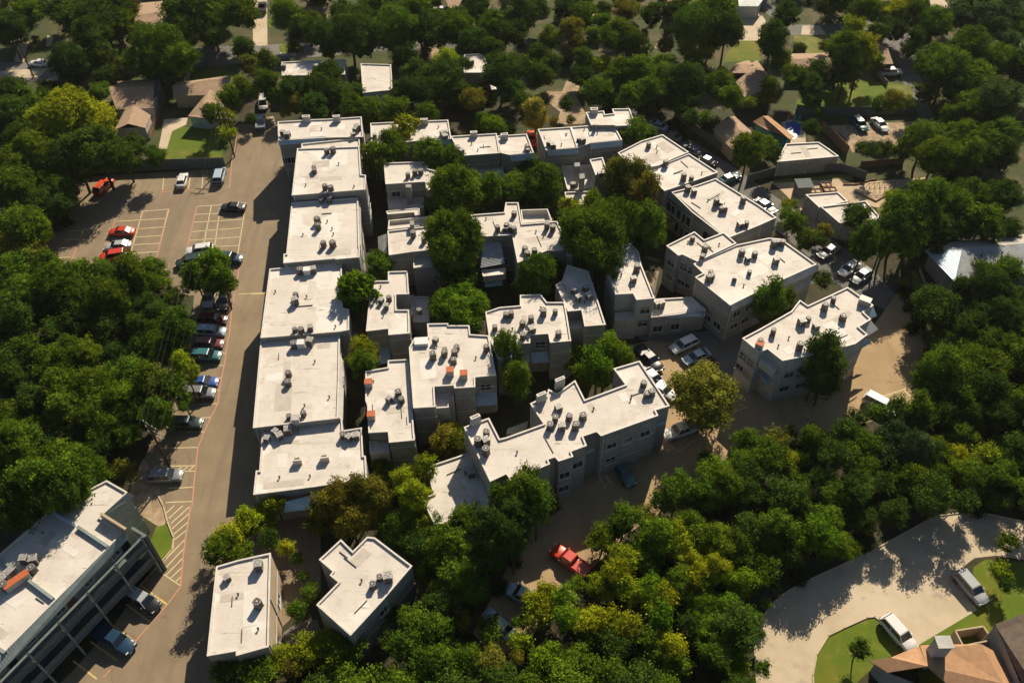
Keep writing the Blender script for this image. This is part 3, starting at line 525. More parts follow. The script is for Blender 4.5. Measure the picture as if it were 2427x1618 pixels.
# galleries: facade plane between eave line and ground line
A0 = G(*kq(1290, 250), ZK-1.0); D0 = (G(*kq(-40, 1530), ZK-1.0)-G(*kq(1190, 290), ZK-1.0)); D0.z = 0; D0.normalize(); N0 = Vector((D0.y, -D0.x, 0))
if N0.x < 0: N0 = -N0
LK = 46.0; OI = (G(*kq(500, 880), ZK).xy-A0.xy).dot(N0.xy)+.12
def fb(name, s0, s1, o0, o1, z0, z1, mat):
    a = A0.xy+D0.xy*s0+N0.xy*o0; b = A0.xy+D0.xy*s1+N0.xy*o0; c = A0.xy+D0.xy*s1+N0.xy*o1; d = A0.xy+D0.xy*s0+N0.xy*o1
    P = ccw([tuple(a), tuple(b), tuple(c), tuple(d)]); m_ = MB(); m_.prism(P, z0, z1, bottom=True); return m_.build(name, M[mat], tk, offk)
for zf in (3.1, 6.1): fb('gallery_floor', 0, LK, OI, .9, zf-.25, zf, 'gallery')
fb('eave_beam', 0, LK, .55, .85, 8.0, 8.2, 'gallery')
fb('end_wall', -.35, 0, OI-.5, 1.0, 0, 8.2, 'gallery')
for i in range(12):
    s = .2+i*4.1
    fb('post', s, s+.22, .66, .86, 0, 8.2, 'metal_green')
    for zf in (3.1, 6.1):
        r_ = fb('railing', s+.28, s+4.1, .74, .80, zf+.05, zf+1.05, 'gallery')
    if i % 2 == 0:
        for zf in (0, 3.1, 6.1): fb('doorway', s+1.0, s+2.0, OI-.02, OI+.05, zf+.05, zf+2.15, 'brick' if i % 4 else 'dark')
    for zf in (0, 3.1, 6.1):
        c = A0.xy+D0.xy*(s+3.0)+N0.xy*(OI+.03); window_at(tk, offk, (c.x, c.y, zf+1.5), (N0.x, N0.y), 1.2, 1.2)


# ================================================================== houses beyond
def gable(key, name, label, quads, wallpx, zw, mat='shingle', wall='stucco_tan', group='houses among the trees', cat='house', chim=None):
    """quads: roof planes, each a list of (px,py,z)"""
    W = ccw([tuple(G(x, y, zw)[:2]) for x, y in wallpx]); c = (sum(p[0] for p in W)/len(W), sum(p[1] for p in W)/len(W), 0)
    t = empty(name, c); tag(t, label, cat, group); m_ = MB()
    for k in range(len(W)):
        a, b = W[k], W[(k+1) % len(W)]; m_.face([(*a, 0), (*b, 0), (*b, zw), (*a, zw)])
    m_.build('wall', M[wall], t, c)
    for qd in quads:
        if key != 'br' and key != 'br2': qd = [(x, y, 3+(zz-3)*.45 if zz > 3 else zz) for x, y, zz in qd]
        P = [G(*p) for p in qd]; nn = (P[1]-P[0]).cross(P[2]-P[1])
        if nn.z < 0: P = P[::-1]
        m_ = MB(); m_.face(P); lo = [p-Vector((0, 0, .14)) for p in P]
        for k in range(len(P)): j = (k+1) % len(P); m_.face([lo[k], lo[j], P[j], P[k]])
        m_.face(lo[::-1]); m_.build('roof', M[mat], t, c)
    if chim:
        for (px, py, z0, z1, s_) in chim:
            p = G(px, py, z1); m_ = MB(); m_.box((p.x, p.y, (z0+z1)/2), (s_, s_*.8, z1-z0)); m_.box((p.x, p.y, z1+.1), (s_+.25, s_*.8+.25, .2)); m_.build('chimney', M['stucco_lt'], t, c)
    BLD[key] = dict(t=t, P=W, z=zw, off=c); return t
def z3(k, s):
    v = [float(t) for t in s.split()]; return [(*q(k, v[i], v[i+1]), v[i+2]) for i in range(0, len(v), 3)]
gable('h1', 'house', 'brown roofed house with pale side gable beside the tall picket fence', [z3('00', '1010 825 6 1430 810 6 1425 1005 3 1080 1020 3'), z3('00', '1430 810 6 1010 825 6 1020 760 3 1450 735 3')], Q('00', '1085 1015 1420 1000 1470 760 1050 780'), 2.9, wall='stucco_lt')
gable('h1b', 'garage', 'small gabled tan roofed garage in front of the brown roofed house', [z3('00', '1155 1030 3 1240 970 4.6 1190 1150 4.6 1060 1210 3'), z3('00', '1240 970 4.6 1400 1070 3 1350 1190 3 1190 1150 4.6')], Q('00', '1090 1195 1345 1180 1390 1075 1180 1040'), 2.9, wall='stucco_lt')
gable('h2', 'house', 'brown roofed house with projecting front gable behind the green lawn', [z3('00', '1600 800 4.6 1950 740 5.2 2140 730 5.2 2090 880 3 1610 892 3'), z3('00', '2140 730 5.2 1600 800 4.6 1640 770 3 2150 700 3')], Q('00', '1620 890 2085 875 2110 760 1650 790'), 2.9)
gable('h2b', 'house_wing', 'gabled tan wing with teal shaded wall beside the driveway', [z3('00', '1950 830 4.8 1880 960 4.8 1745 1080 3 1830 975 3'), z3('00', '1950 830 4.8 2070 905 3 2060 1010 3 1880 960 4.8'), z3('00', '1880 960 4.8 2060 1010 3 1930 1100 3 1745 1080 3')], Q('00', '1760 1070 1935 1090 2050 1000 2060 910 1850 975'), 2.9, wall='metal_blue')  # the wall's teal shade is put into its blue-grey colour
gable('h3', 'house', 'dark roofed house in tree shade left of the brown roofed house', [z3('00', '560 680 5 860 655 5 800 740 3 530 770 3'), z3('00', '860 655 5 560 680 5 590 640 3 880 620 3')], Q('00', '545 765 795 735 850 640 590 655'), 2.9, mat='shingle_dk')
gable('h4', 'house', 'red brown roof among dark trees at the top left', [z3('00', '1240 150 5 1480 110 5 1450 260 3 1290 240 3'), z3('00', '1480 110 5 1240 150 5 1300 30 3 1520 10 3')], Q('00', '1295 240 1445 255 1510 30 1310 50'), 2.9)
gable('h5', 'house', 'small brown roof at the top edge left of the middle', [z3('10', '500 60 5 700 50 5 680 130 3 480 110 3'), z3('10', '700 50 5 500 60 5 510 -20 3 690 -30 3')], Q('10', '500 105 670 125 690 -20 520 -10'), 2.9)
gable('h6', 'house', 'tan triangular roof at the top edge behind the parked white car', [z3('10', '1790 0 3.2 1940 0 4.6 1870 130 3.2 1820 80 3.2'), z3('10', '1940 0 4.6 1790 0 3.2 1800 -60 3.2 1990 -50 3.2')], Q('10', '1810 20 1930 -20 1880 110'), 2.9)
gable('h7', 'house', 'tan roof at the top edge right of the middle', [z3('20', '1465 90 3 1500 0 4.8 1850 -20 4.8 1830 70 3'), z3('20', '1850 -20 4.8 1500 0 4.8 1530 -80 3 1860 -90 3')], Q('20', '1480 85 1820 65 1850 -80 1540 -70'), 2.9, mat='shingle_or')
gable('h8', 'garage', 'white walled garage with grey roof at the top right corner drive', [z3('20', '2160 60 3 2300 -10 4 2340 60 3'), z3('20', '2300 -10 4 2160 60 3 2150 -40 3 2280 -80 3.6'), z3('20', '2300 -10 4 2340 60 3 2400 -20 3 2280 -80 3.6')], Q('20', '2170 60 2330 60 2380 -20 2160 -30'), 2.9, mat='metal', wall='white')
gable('h9', 'house', 'hip roofed brown house left of the oval lawn', [z3('20', '2050 680 3 2140 590 4.4 2250 600 5.2 2230 680 5.2'), z3('20', '2140 590 3 2250 560 3 2300 600 5.2 2250 610 5.2'), z3('20', '2250 600 5.2 2450 820 4.8 2210 905 3 2130 760 3.6 2230 680 5.2'), z3('20', '2250 600 5.2 2330 560 3 2500 790 3 2450 820 4.8')], Q('20', '2080 690 2160 600 2320 575 2480 800 2215 890'), 2.9)
gable('h10', 'house', 'brown gabled house left of the swimming pool, nearer the lane', [z3('20', '1920 1205 3 2050 1085 5.4 2240 1275 5.4 2100 1395 3'), z3('20', '2050 1085 5.4 2120 1080 3.6 2300 1240 3.6 2240 1275 5.4')], Q('20', '1935 1200 2105 1385 2285 1240 2110 1090'), 2.9)
gable('h10b', 'house_wing', 'orange brown roofed wing with turquoise end wall beside the pool', [z3('30', '-60 1130 3 30 1078 5 280 1295 5 190 1250 3 60 1200 3'), z3('30', '30 1078 5 80 1075 3.8 330 1270 3.8 280 1295 5')], Q('30', '-30 1140 150 1260 250 1300 300 1270 60 1080'), 2.9, mat='shingle_or', wall='teal')
gable('h11', 'house', 'tan roofed house in trees at the upper right, beyond the street bend', [z3('30', '1600 390 3 1700 330 5 1770 470 5 1660 470 3'), z3('30', '1700 330 5 1790 400 3 1800 460 3 1770 470 5')], Q('30', '1610 400 1665 460 1790 455 1700 345'), 2.9)
gable('h12', 'house', 'grey brown roofed house beside the street, right of the yellowish tree', [z3('30', '1060 480 4.8 1200 470 4.8 1245 595 3 1070 600 3'), z3('30', '1200 470 4.8 1060 480 4.8 1060 420 3 1190 410 3')], Q('30', '1075 590 1235 590 1185 420 1070 430'), 2.9, wall='brick')
gable('h13', 'house', 'long low brown roof half hidden by trees below the dry lawn', [z3('30', '290 550 4.6 760 535 4.6 720 640 3 270 640 3'), z3('30', '760 535 4.6 290 550 4.6 300 500 3 760 490 3')], Q('30', '285 635 715 630 750 500 310 510'), 2.9)
building('poolh', 'pool_house', 'flat white roofed pool house in front of the swimming pool', Q('30', '165 1502 190 1440 250 1335 550 1320 640 1380 735 1450'), 3.4, cat='building', group='low flat roofed buildings')
building('T1', 'apartment_block', 'flat white roofed building at the top left behind the row', [(668, 147), (819, 141), (817, 176), (780, 178), (668, 179)], 5.0, group='low flat roofed buildings')
building('T2', 'apartment_block', 'shade dappled flat roofed building with a dark blue front, top middle', Q('10', '1000 590 1280 600 1290 835 1180 845 1020 862'), 5.6, wall='metal_blue', group='low flat roofed buildings')
building('T3', 'apartment_block', 'small white roofed building with a tan front wall, top middle right', [(1100, 130), (1135, 127), (1148, 135), (1160, 172), (1099, 172)], 6.6, wall='stucco_tan', group='low flat roofed buildings')
bsheet('T3', 'awning', Q('10', '2195 775 2230 740 2262 830 2215 835') and [(*q('10', 2195, 775), 3), (*q('10', 2225, 740), 3), (*q('10', 2262, 830), 2.5), (*q('10', 2215, 835), 2.5)], 'white', 4)
building('S1', 'play_centre', 'low white roofed building right of the parked lane, near the planter boxes', [(1910, 461), (1986, 455), (2009, 476), (1943, 492)], 3.4, group='low flat roofed buildings')
building('S2', 'play_centre', 'low white roofed building half under a tree beside the play yard', [(1945, 489), (2052, 476), (2084, 512), (2055, 543), (1989, 527)], 3.6, group='low flat roofed buildings')
# garden shed and planters
def shed(px, py, w_, d_, h, rz, label):
    p = G(px, py, h); t = empty('shed', (p.x, p.y, 0), rz); tag(t, label, 'shed')
    m_ = MB(); m_.box((0, 0, h/2), (w_, d_, h)); m_.build('wall', M['fence'], t)
    m_ = MB(); m_.hexa([(-w_/2-.2, -d_/2-.2, h), (w_/2+.2, -d_/2-.2, h), (w_/2+.2, d_/2+.2, h+.15), (-w_/2-.2, d_/2+.2, h+.15)], [(-w_/2-.2, -d_/2-.2, h+.1), (w_/2+.2, -d_/2-.2, h+.1), (w_/2+.2, d_/2+.2, h+.25), (-w_/2-.2, d_/2+.2, h+.25)]); m_.build('roof', M['fence'], t)
shed(*q('31', 415, 140), 2.6, 2.2, 2.3, .05, 'grey garden shed with pale roof behind the planter boxes')
shed(*q('00', 1460, 790), 1.0, 5.5, 3.2, .25, 'narrow shed with pale roof beside the brown roofed house')
for i, (x, y, w_, lab) in enumerate([(520, 205, 2.2, 'dark framed planter box left of its pair behind the low white building'), (655, 190, 2.2, 'dark framed planter box right of its pair behind the low white building'), (620, 145, 1.8, 'dark play bench behind the right planter box')]):
    p = G(*q('31', x, y), .4); t = empty('planter_box', (p.x, p.y, 0), .05); tag(t, lab, 'planter' if i < 2 else 'bench', 'planter boxes in the play yard')
    m_ = MB()
    for (cx, cy, sx, sy) in ((0, -.6, w_, .12), (0, .6, w_, .12), (-w_/2, 0, .12, 1.2), (w_/2, 0, .12, 1.2), (0, 0, .12, 1.2)): m_.box((cx, cy, .25), (sx, sy, .5))
    m_.build('frame', M['wood'], t)
    m_ = MB(); m_.box((0, 0, .18), (w_-.1, 1.1, .3)); m_.build('soil_bed', M['sand'], t)
# climbing frame
p = G(*q('31', 1130, 160), 1); t = empty('climbing_frame', (p.x, p.y, 0), .1); tag(t, 'thin metal climbing frame standing on the sand of the play yard', 'climbing frame', None)
m_ = MB()
for i in range(6):
    x = -2.5+i; m_.tube((x, -1, 0), (x, 0, 1.8), .04, n=5); m_.tube((x, 1, 0), (x, 0, 1.8), .04, n=5)
m_.tube((-2.5, 0, 1.8), (2.5, 0, 1.8), .05, n=5); m_.tube((-2.5, -.5, .9), (2.5, -.5, .9), .04, n=5); m_.build('bars', M['pole'], t)
# swimming pool with deck and loungers
pool = Q('30', '240 1145 320 1130 385 1165 375 1250 320 1295 265 1265 245 1205')
structure('pool_deck', [Q('30', '195 1140 300 1112 400 1135 425 1210 430 1330 340 1350 250 1330 215 1250 240 1200')], M['concrete'], .05)
structure('pool_water', [pool], M['water'], .062)
for i, (x, y, c) in enumerate([(325, 1108, 'teal'), (370, 1112, 'teal'), (272, 1092, 'ac_rust')]):
    p = G(*q('30', x, y), .3); t = empty('pool_lounger', (p.x, p.y, 0), 1.2); tag(t, ['turquoise lounger behind the pool, left of its pair', 'turquoise lounger behind the pool, right of its pair', 'red lounger behind the left end of the pool'][i], 'lounger', 'loungers behind the swimming pool')
    m_ = MB(); m_.box((0, 0, .35), (1.3, .6, .1)); m_.build('seat', M[c], t); m_ = MB(); m_.hexa([(.6, -.3, .32), (1.1, -.3, .7), (1.1, .3, .7), (.6, .3, .32)], [(.6, -.3, .42), (1.05, -.3, .8), (1.05, .3, .8), (.6, .3, .42)]); m_.build('backrest', M[c], t)
    for sx in (-.5, .5):
        m_ = MB(); m_.box((sx, 0, .15), (.06, .5, .3)); m_.build('leg', M['white'], t)
# bottom right house and neighbour
gable('br', 'house', 'orange brown hip roofed house at the bottom right by the round drive', [
    z3('33', '1015 1425 4.4 1220 1400 4.9 1560 1480 5.3 1190 1540 4.3'), z3('33', '1220 1400 4.9 1340 1350 3.6 1490 1290 3.6 1560 1480 5.3'),
    z3('33', '1490 1290 3.8 1720 1310 4.9 2060 1275 4.9 2260 1640 4.6 1760 1660 4.6 1560 1480 5.3'), z3('33', '1720 1310 4.9 1490 1290 3.8 1600 1280 3.6 2060 1275 4.9'), z3('33', '2060 1275 4.9 2200 1350 3.2 2400 1660 3.2 2260 1640 4.6')],
    Q('33', '1090 1430 1350 1380 1500 1310 2060 1290 2230 1640 1500 1660 1190 1540'), 3.1, mat='shingle_or', wall='stucco', chim=[(2237, 1522, 2.0, 7.4, 1.5)], group='houses beside the round drive')
gable('br2', 'house', 'grey brown roofed house at the bottom right corner of the view', [z3('33', '2190 1090 5 2500 980 6.5 2560 1660 6.5 2480 1700 5')], Q('33', '2195 1100 2500 1010 2600 1700 2450 1700'), 4.8, mat='shingle_dk', wall='stucco', group='houses beside the round drive')
BLD['br2']['z'] = 4.8
for i in range(5):
    p = G(*q('33', 2235+i*52, 1250+i*92), 3.4)
    window_at(BLD['br2']['t'], BLD['br2']['off'], (p.x-.1, p.y, 3.2), (-.93, -.35), 1.2, 1.4)
p = G(*q('33', 1960, 1230), 2.0); t = empty('walled_patio', (p.x, p.y, 0), .15); tag(t, 'dark walled patio enclosure behind the orange brown roof', 'patio wall')
m_ = MB()
for (a, b) in (((1820, 1150), (2080, 1110)), ((2080, 1110), (2125, 1175)), ((1820, 1150), (1895, 1290)), ((1895, 1290), (2140, 1240))):
    A, B = G(*q('33', *a), 2.2), G(*q('33', *b), 2.2); d = B-A; m_.box(((A.x+B.x)/2, (A.y+B.y)/2, 1.1), (d.length, .18, 2.2), rz=math.atan2(d.y, d.x))
t.rotation_euler = (0, 0, 0); m_.build('wall', M['stucco_tan'], t, (p.x, p.y, 0))
# right metal roofed hall
HP, HE = 4.7, 3.6
hall = gable('hall', 'hall', 'large hip roofed building with ribbed pale metal roof at the right edge', [], [(2205, 598), (2264, 664), (2470, 640), (2470, 570), (2240, 582)], HE-.1, wall='stucco', group='low flat roofed buildings')
hb = BLD['hall']
def hs(name, pts, ribs, rd=0, mat='metal'): return sheet(hb['t'], hb['off'], name, pts, mat, ribs, rib_dir=rd)
hs('roof', [(2280, 591, HP), (2460, 574, HP), (2500, 640, HE), (2264, 668, HE)], 46)
hs('roof', [(2228, 577, HE), (2460, 552, HE), (2460, 573.6, HP), (2280, 590.6, HP)], 30, mat='coping')  # far slope: its sunlit brightness is put in as a paler sheet
hs('roof', [(2279, 591, HP), (2279.6, 591.6, HP), (2263, 668, HE), (2192, 594, HE)], 14, 0, 'metal_blue')  # hip face: its blue-grey shade is put into the sheet colour
hs('roof', [(2193, 593, HE), (2200, 590, HE), (2228, 577, HE), (2279, 590, HP)], 0, 0, 'coping')
for (x, y) in ((2327, 603), (2376, 597), (2350, 622)):
    p = G(x, y, 4.8); m_ = MB(); m_.tube((p.x, p.y, 3.8), (p.x, p.y, 5.0), .14, n=8); m_.build('vent_pipe', M['ac'], hb['t'], hb['off'])

# ================================================================== fences
def fence(label, px, h, mat, step=2.4, name='fence', board=.0, group='garden fences', z=0):
    pts = [G(x, y, z) for x, y in px]; c = pts[0]; t = empty(name, (c.x, c.y, 0)); tag(t, label, 'fence', group)
    off = (c.x, c.y, 0); pm = MB(); pm.box((0, 0, h/2+.05), (.12, .12, h+.1)); pmesh = pm.mesh('post', [M[mat]])
    for a, b in zip(pts, pts[1:]):
        d = b-a; L = d.length; n = max(1, int(L/step)); rz = math.atan2(d.y, d.x)
        if board:
            k = int(L/board); bmm = MB(); bmm.box((0, 0, h/2), (board*.55, .04, h)); bme = bmm.mesh('picket', [M[mat]])
            for i in range(k):
                o = bpy.data.objects.new('picket', bme); COL.objects.link(o); o.parent = t; pp = a+d*((i+.5)/k); o.location = (pp.x-c.x, pp.y-c.y, 0); o.rotation_euler = (0, 0, rz)
            m_ = MB()
            for zz in (h*.25, h*.8): m_.box(((a.x+b.x)/2, (a.y+b.y)/2, zz), (L, .05, .1), rz=rz)
            m_.build('rail', M[mat], t, off)
        else:
            for i in range(n):
                m_ = MB(); p0 = a+d*(i/n); p1 = a+d*((i+1)/n); m_.box(((p0.x+p1.x)/2, (p0.y+p1.y)/2, h/2), (L/n-.02, .06, h-.06), rz=rz); m_.build('panel', M[mat], t, off)
        for i in range(n+1):
            o = bpy.data.objects.new('post', pmesh); COL.objects.link(o); o.parent = t; pp = a+d*(i/n); o.location = (pp.x-c.x, pp.y-c.y, 0); o.rotation_euler = (0, 0, rz)
fence('long grey green panel fence between the parking lot and the lawn', [(190, 414), (300, 406), (420, 401), (535, 398)], 2.4, 'fence')
fence('reddish picket fence beside the driveway', Q('00', '1545 930 1475 1120 1400 1300'), 1.8, 'wood', 1.8, board=.38)
fence('brown board fence left of the brown roofed house', Q('00', '860 760 790 905'), 2.2, 'wood')
fence('long pale topped fence beside the east lane', Q('20', '1560 1080 1700 1200 1890 1330 2100 1480'), 1.8, 'fence')
fence('red brown board fence right of the pool house', [(1945, 309), (1978, 340), (2006, 369)], 2.2, 'wood')
fence('dark board fence above the dirt yard', [(1885, 268), (1960, 275), (2050, 273), (2165, 268)], 2.0, 'fence')
fence('timber slat fence below the hedge at the right', Q('31', '930 -5 1100 -20 1330 -40'), 1.6, 'wood')
fence('dark fence along the strip of dry grass', Q('31', '-120 130 120 60 740 20 980 100'), 1.8, 'fence')
fence('pale low wall along the street at the upper right', Q('30', '1085 700 1180 800'), 1.2, 'stucco_tan')
fence('low pink retaining wall on the grassy slope', Q('31', '1480 950 1530 1080 1600 1130'), .8, 'stucco_tan')

# ================================================================== utility poles and wires
def upole(px, py, h, label, arms=2, rz=0.0, r=.16):
    b = G(px, py); t = empty('utility_pole', b, rz); tag(t, label, 'utility pole', 'utility poles')
    m_ = MB(); m_.tube((0, 0, 0), (0, 0, h), r, r*.7, 8); m_.build('pole', M['pole'], t)
    for k in range(arms):
        m_ = MB(); z = h-.4-k*1.1; m_.box((0, .15, z), (2.6, .1, .12)); a = m_.build('crossarm', M['pole'], t)
        for x in (-1.2, -.5, .5, 1.2):
            m_ = MB(); m_.tube((x, .15, z+.06), (x, .15, z+.34), .07, .05, 6); m_.build('insulator', M['white'], a)
    return b, h
pa = upole(407, 1117, 10.5, 'dark utility pole with insulators above the lower parking spaces', 3, -.6, .2)
pb_ = upole(556, 372, 10.0, 'utility pole in the trees at the lane edge, at the far end of the wires', 2, -.1)
pc = upole(80, 184, 9.0, 'leaning dark utility pole beside the street at the far left', 1, .6)
pd = upole(219, 155, 9.5, 'slim utility pole between the dark trees at the upper left', 1, .3, .12)
pe = upole(1640, 1062, .01, '', 0) if False else None
def wire(a, b, za, zb, dx, sag=1.2, ax='overhead_wire'):
    A = Vector((a.x+dx, a.y, za)); B = Vector((b.x+dx, b.y, zb)); m_ = MB(); n = 10; pts = []
    for i in range(n+1):
        k = i/n; p = A.lerp(B, k); p.z -= sag*4*k*(1-k); pts.append(p)
    for p0, p1 in zip(pts, pts[1:]): m_.tube(p0, p1, .004, n=4, cap=False)
    return m_
i = 0
for (a, b, za, zb, dx, lab) in [(pa[0], pb_[0], 10.4, 9.9, -1.2, 'leftmost overhead wire above the parking lot'), (pa[0], pb_[0], 10.4, 9.9, -.5, 'second overhead wire from the left above the parking lot'), (pa[0], pb_[0], 10.4, 9.9, .5, 'third overhead wire from the left above the parking lot'), (pa[0], pb_[0], 9.2, 8.8, 1.2, 'rightmost overhead wire above the parking lot'),
                                (pc[0], pd[0], 8.9, 9.3, 0, 'overhead wire along the street at the upper left')]:
    tag(wire(a, b, za, zb, dx).build('overhead_wire', M['wire']), lab, 'wire', 'overhead wires')

# ================================================================== roof units
def ac_mesh(kind):
    m_ = MB(); w_ = .80; h = .84
    body = 0
    for (x, y) in ((-.32, -.32), (.32, -.32), (.32, .32), (-.32, .32)): m_.box((x, y, .08), (.1, .1, .16), 1)
    if kind == 'round':
        n = 16; ring = [(math.copysign(abs(math.cos(2*math.pi*k/n))**.6, math.cos(2*math.pi*k/n))*w_/2, math.copysign(abs(math.sin(2*math.pi*k/n))**.6, math.sin(2*math.pi*k/n))*w_/2) for k in range(n)]
        m_.prism(ring, .16, .16+h, 1, 1)
        m_.prism([(x*1.02, y*1.02) for x, y in ring], .16+h, .16+h+.05, 1, 1)
    else:
        m_.box((0, 0, .16+h/2), (w_, w_, h), 1, mtop=0)
        for x in (-.38, .38):
            for y in (-.38, .38): m_.box((x, y, .16+h/2), (.07, .07, h+.02), 0)
        m_.box((0, 0, .16+h+.03), (w_+.06, w_+.06, .06), 0)
    return m_.mesh('air_conditioner', [M['ac_lt'], M['ac']])
def fan_mesh():
    m_ = MB(); n = 20; z = .16+.82+.075
    def ringf(r0, r1, z, mi):
        for k in range(n):
            a, b = 2*math.pi*k/n, 2*math.pi*(k+1)/n
            m_.face([(math.cos(a)*r0, math.sin(a)*r0, z), (math.cos(a)*r1, math.sin(a)*r1, z), (math.cos(b)*r1, math.sin(b)*r1, z), (math.cos(b)*r0, math.sin(b)*r0, z)], mi)
    m_.face([(math.cos(2*math.pi*k/n)*.37, math.sin(2*math.pi*k/n)*.37, z) for k in range(n)], 0)
    ringf(.335, .385, z+.03, 1); ringf(0.001, .12, z+.04, 1); ringf(.235, .25, z+.025, 1)
    for k in range(6):
        a = math.pi*k/3; m_.box((math.cos(a)*.22, math.sin(a)*.22, z+.03), (.24, .02, .02), 1, rz=a)
    return m_.mesh('fan_guard', [M['ac_dk'], M['ac_lt']])
ACM = {k: ac_mesh(k) for k in ('round', 'square')}; FAN = fan_mesh()
ORDW = ['first', 'second', 'third', 'fourth', 'fifth', 'sixth', 'seventh', 'eighth', 'ninth', 'tenth', 'eleventh', 'twelfth', 'thirteenth', 'fourteenth']
ACS = {  # roof key: (short roof name, crop, 'x y x y ...')
    'W1': ('the back block of the left row', '10', [270, 1215, 325, 1215, 312, 1240, 965, 1165, 945, 1190, 925, 1222], 'square'),
    'W2': ('the second block of the left row', '10', [680, 1385, 738, 1378, 560, 1540], 'round'),
    'W2f': ('the front edge of the second left row block', '11', [663, 150, 718, 160, 565, -5], 'round'),
    'W3': ('the third block of the left row', '11', [626, 265, 702, 262, 592, 460, 600, 520, 650, 680, 735, 680], 'round'),
    'W4': ('the fourth block of the left row', '11', [432, 925, 552, 915, 390, 1150, 385, 1208, 380, 1470, 440, 1485, 525, 1455], 'round'),
    'W5': ('the large fifth block of the left row', '12', [372, 45, 525, 22, 322, 318, 318, 395, 325, 705, 460, 682], 'round'),
    'W6': ('the front block of the left row', '12', [120, 915, 200, 855, 238, 890, 320, 842, 828, 885, 885, 905, 948, 888], 'square'),
    'W7': ('the detached bottom left block', '03', [2098, 635, 2395, 530, 2390, 885], 'round'),
    'W8': ('the diagonal bottom block', '13', [1170, 635, 1252, 645, 1105, 705], 'round'),
    'B1': ('the block behind the sparse tree', '10', [1125, 1235, 1760, 1215, 1795, 1215, 1780, 1245], 'square'),
    'B2': ('the block stepping down to the trees', '10', [1900, 1365, 1935, 1385], 'square'),
    'B3': ('the block left of the red truck', '20', [195, 1345, 200, 1375], 'round'),
    'D1': ('the brighter block right of the truck', '20', [400, 1310, 435, 1340, 680, 1270, 710, 1292], 'square'),
    'D3': ('the rearmost middle block', '20', [828, 1140], 'square'),
    'C1': ('the small block with the chimney', '11', [1435, 40, 1500, 15, 1555, 5], 'round'),
    'C2': ('the roof left of the tall dark tree', '11', [1485, 590, 1585, 640], 'round'),
    'C3': ('the broad notched middle roof', '21', [72, 395, 5, 515, 35, 530, 72, 550, 378, 512, 432, 532, 172, 720, 195, 765, 262, 748], 'round'),
    'C3b': ('the rear left of the broad middle roof', '11', [2270, 535, 2340, 530], 'square'),
    'C4': ('the narrow roof by the spiky tree', '11', [1185, 1200, 1258, 1180, 1232, 1250, 1540, 1300], 'round'),
    'C5': ('the long narrow roof', '12', [1345, 490, 1258, 550, 1375, 550], 'round'),
    'C6': ('the large central roof', '12', [1690, -5, 1668, 150, 1778, 100, 1772, 130, 1888, 70, 1868, 118, 1862, 190, 2165, 75], 'round'),
    'C7': ('the dappled roof right of centre', '21', [45, 1325, 150, 1415, 230, 1375, 345, 1310, 455, 1305, 238, 1470, 155, 1530, 485, 1510], 'round'),
    'C7b': ('the left edge of the dappled central roof', '11', [2245, 1450, 2345, 1330], 'round'),
    'C8': ('the dappled roof by the alley', '21', [628, 1105, 740, 1085, 672, 1180, 772, 1160], 'square'),
    'C9': ('the tower roof right of the alley', '21', [1185, 1000, 1215, 905], 'square'),
    'C10': ('the low connecting wing', '21', [1405, 1240, 1440, 1235], 'square'),
    'D4': ('the small chimneyed roof', '21', [875, 25, 620, 130], 'square'),
    'E0': ('the bright roof beside the lane', '20', [1325, 1325, 1485, 1490], 'round'),
    'E1': ('the bright roof in front of the lane', '21', [1650, 60, 1725, 60], 'round'),
    'E': ('the long gallery block roof', '21', [1690, 165, 1750, 185, 1955, 290, 2005, 298, 2005, 355, 2035, 350, 2205, 270, 2180, 495, 2235, 490], 'round'),
    'Fb': ('the stepped grey walled roof', '21', [1735, 620, 1850, 715, 1825, 790], 'round'),
    'Gb': ('the large roof right of the tower', '21', [1905, 940, 1920, 970, 1885, 995, 2128, 990, 2265, 935, 2192, 760, 2250, 805, 2315, 770], 'round'),
    'Gc': ('the far right corner of the large right roof', '31', [140, 680, 180, 660, 220, 665, 160, 830], 'round'),
    'Hb': ('the roof above the shaded parking', '31', [698, 1185, 615, 1260, 462, 1370, 400, 1400, 535, 1435, 785, 1355, 135, 1490], 'round'),
    'Hc': ('the front edge of the roof above the parking', '32', [380, 60, 12, 20], 'round'),
    'Ib': ('the long stepped front block', '22', [485, 625, 455, 735, 405, 795, 585, 715, 518, 805, 645, 800, 715, 705, 1280, 400, 1310, 500, 1355, 485], 'round'),
    'Ic': ('the left end of the stepped front block', '12', [2165, 865, 2085, 950, 2160, 945, 2162, 1035], 'round'),
    'I2': ('the low annex in shade', '12', [1990, 1215, 2025, 1240], 'square'),
    'K': ('the bottom left gallery block', '03', [215, 475, 300, 470, 285, 560, 75, 590, 15, 660, 30, 720], 'square'),
    'T1': ('the flat white roof at the top left', '10', [280, 600, 585, 605, 650, 575], 'square'),
    'T3': ('the small top roof with the tan wall', '10', [2025, 555], 'square'),
    'S2': ('the low roof half under a tree', '31', [950, 440], 'square'),
}
ROOFZ = dict(W2f='W2', C3b='C3', C7b='C7', Gc='Gb', Hc='Hb', Ic='Ib')
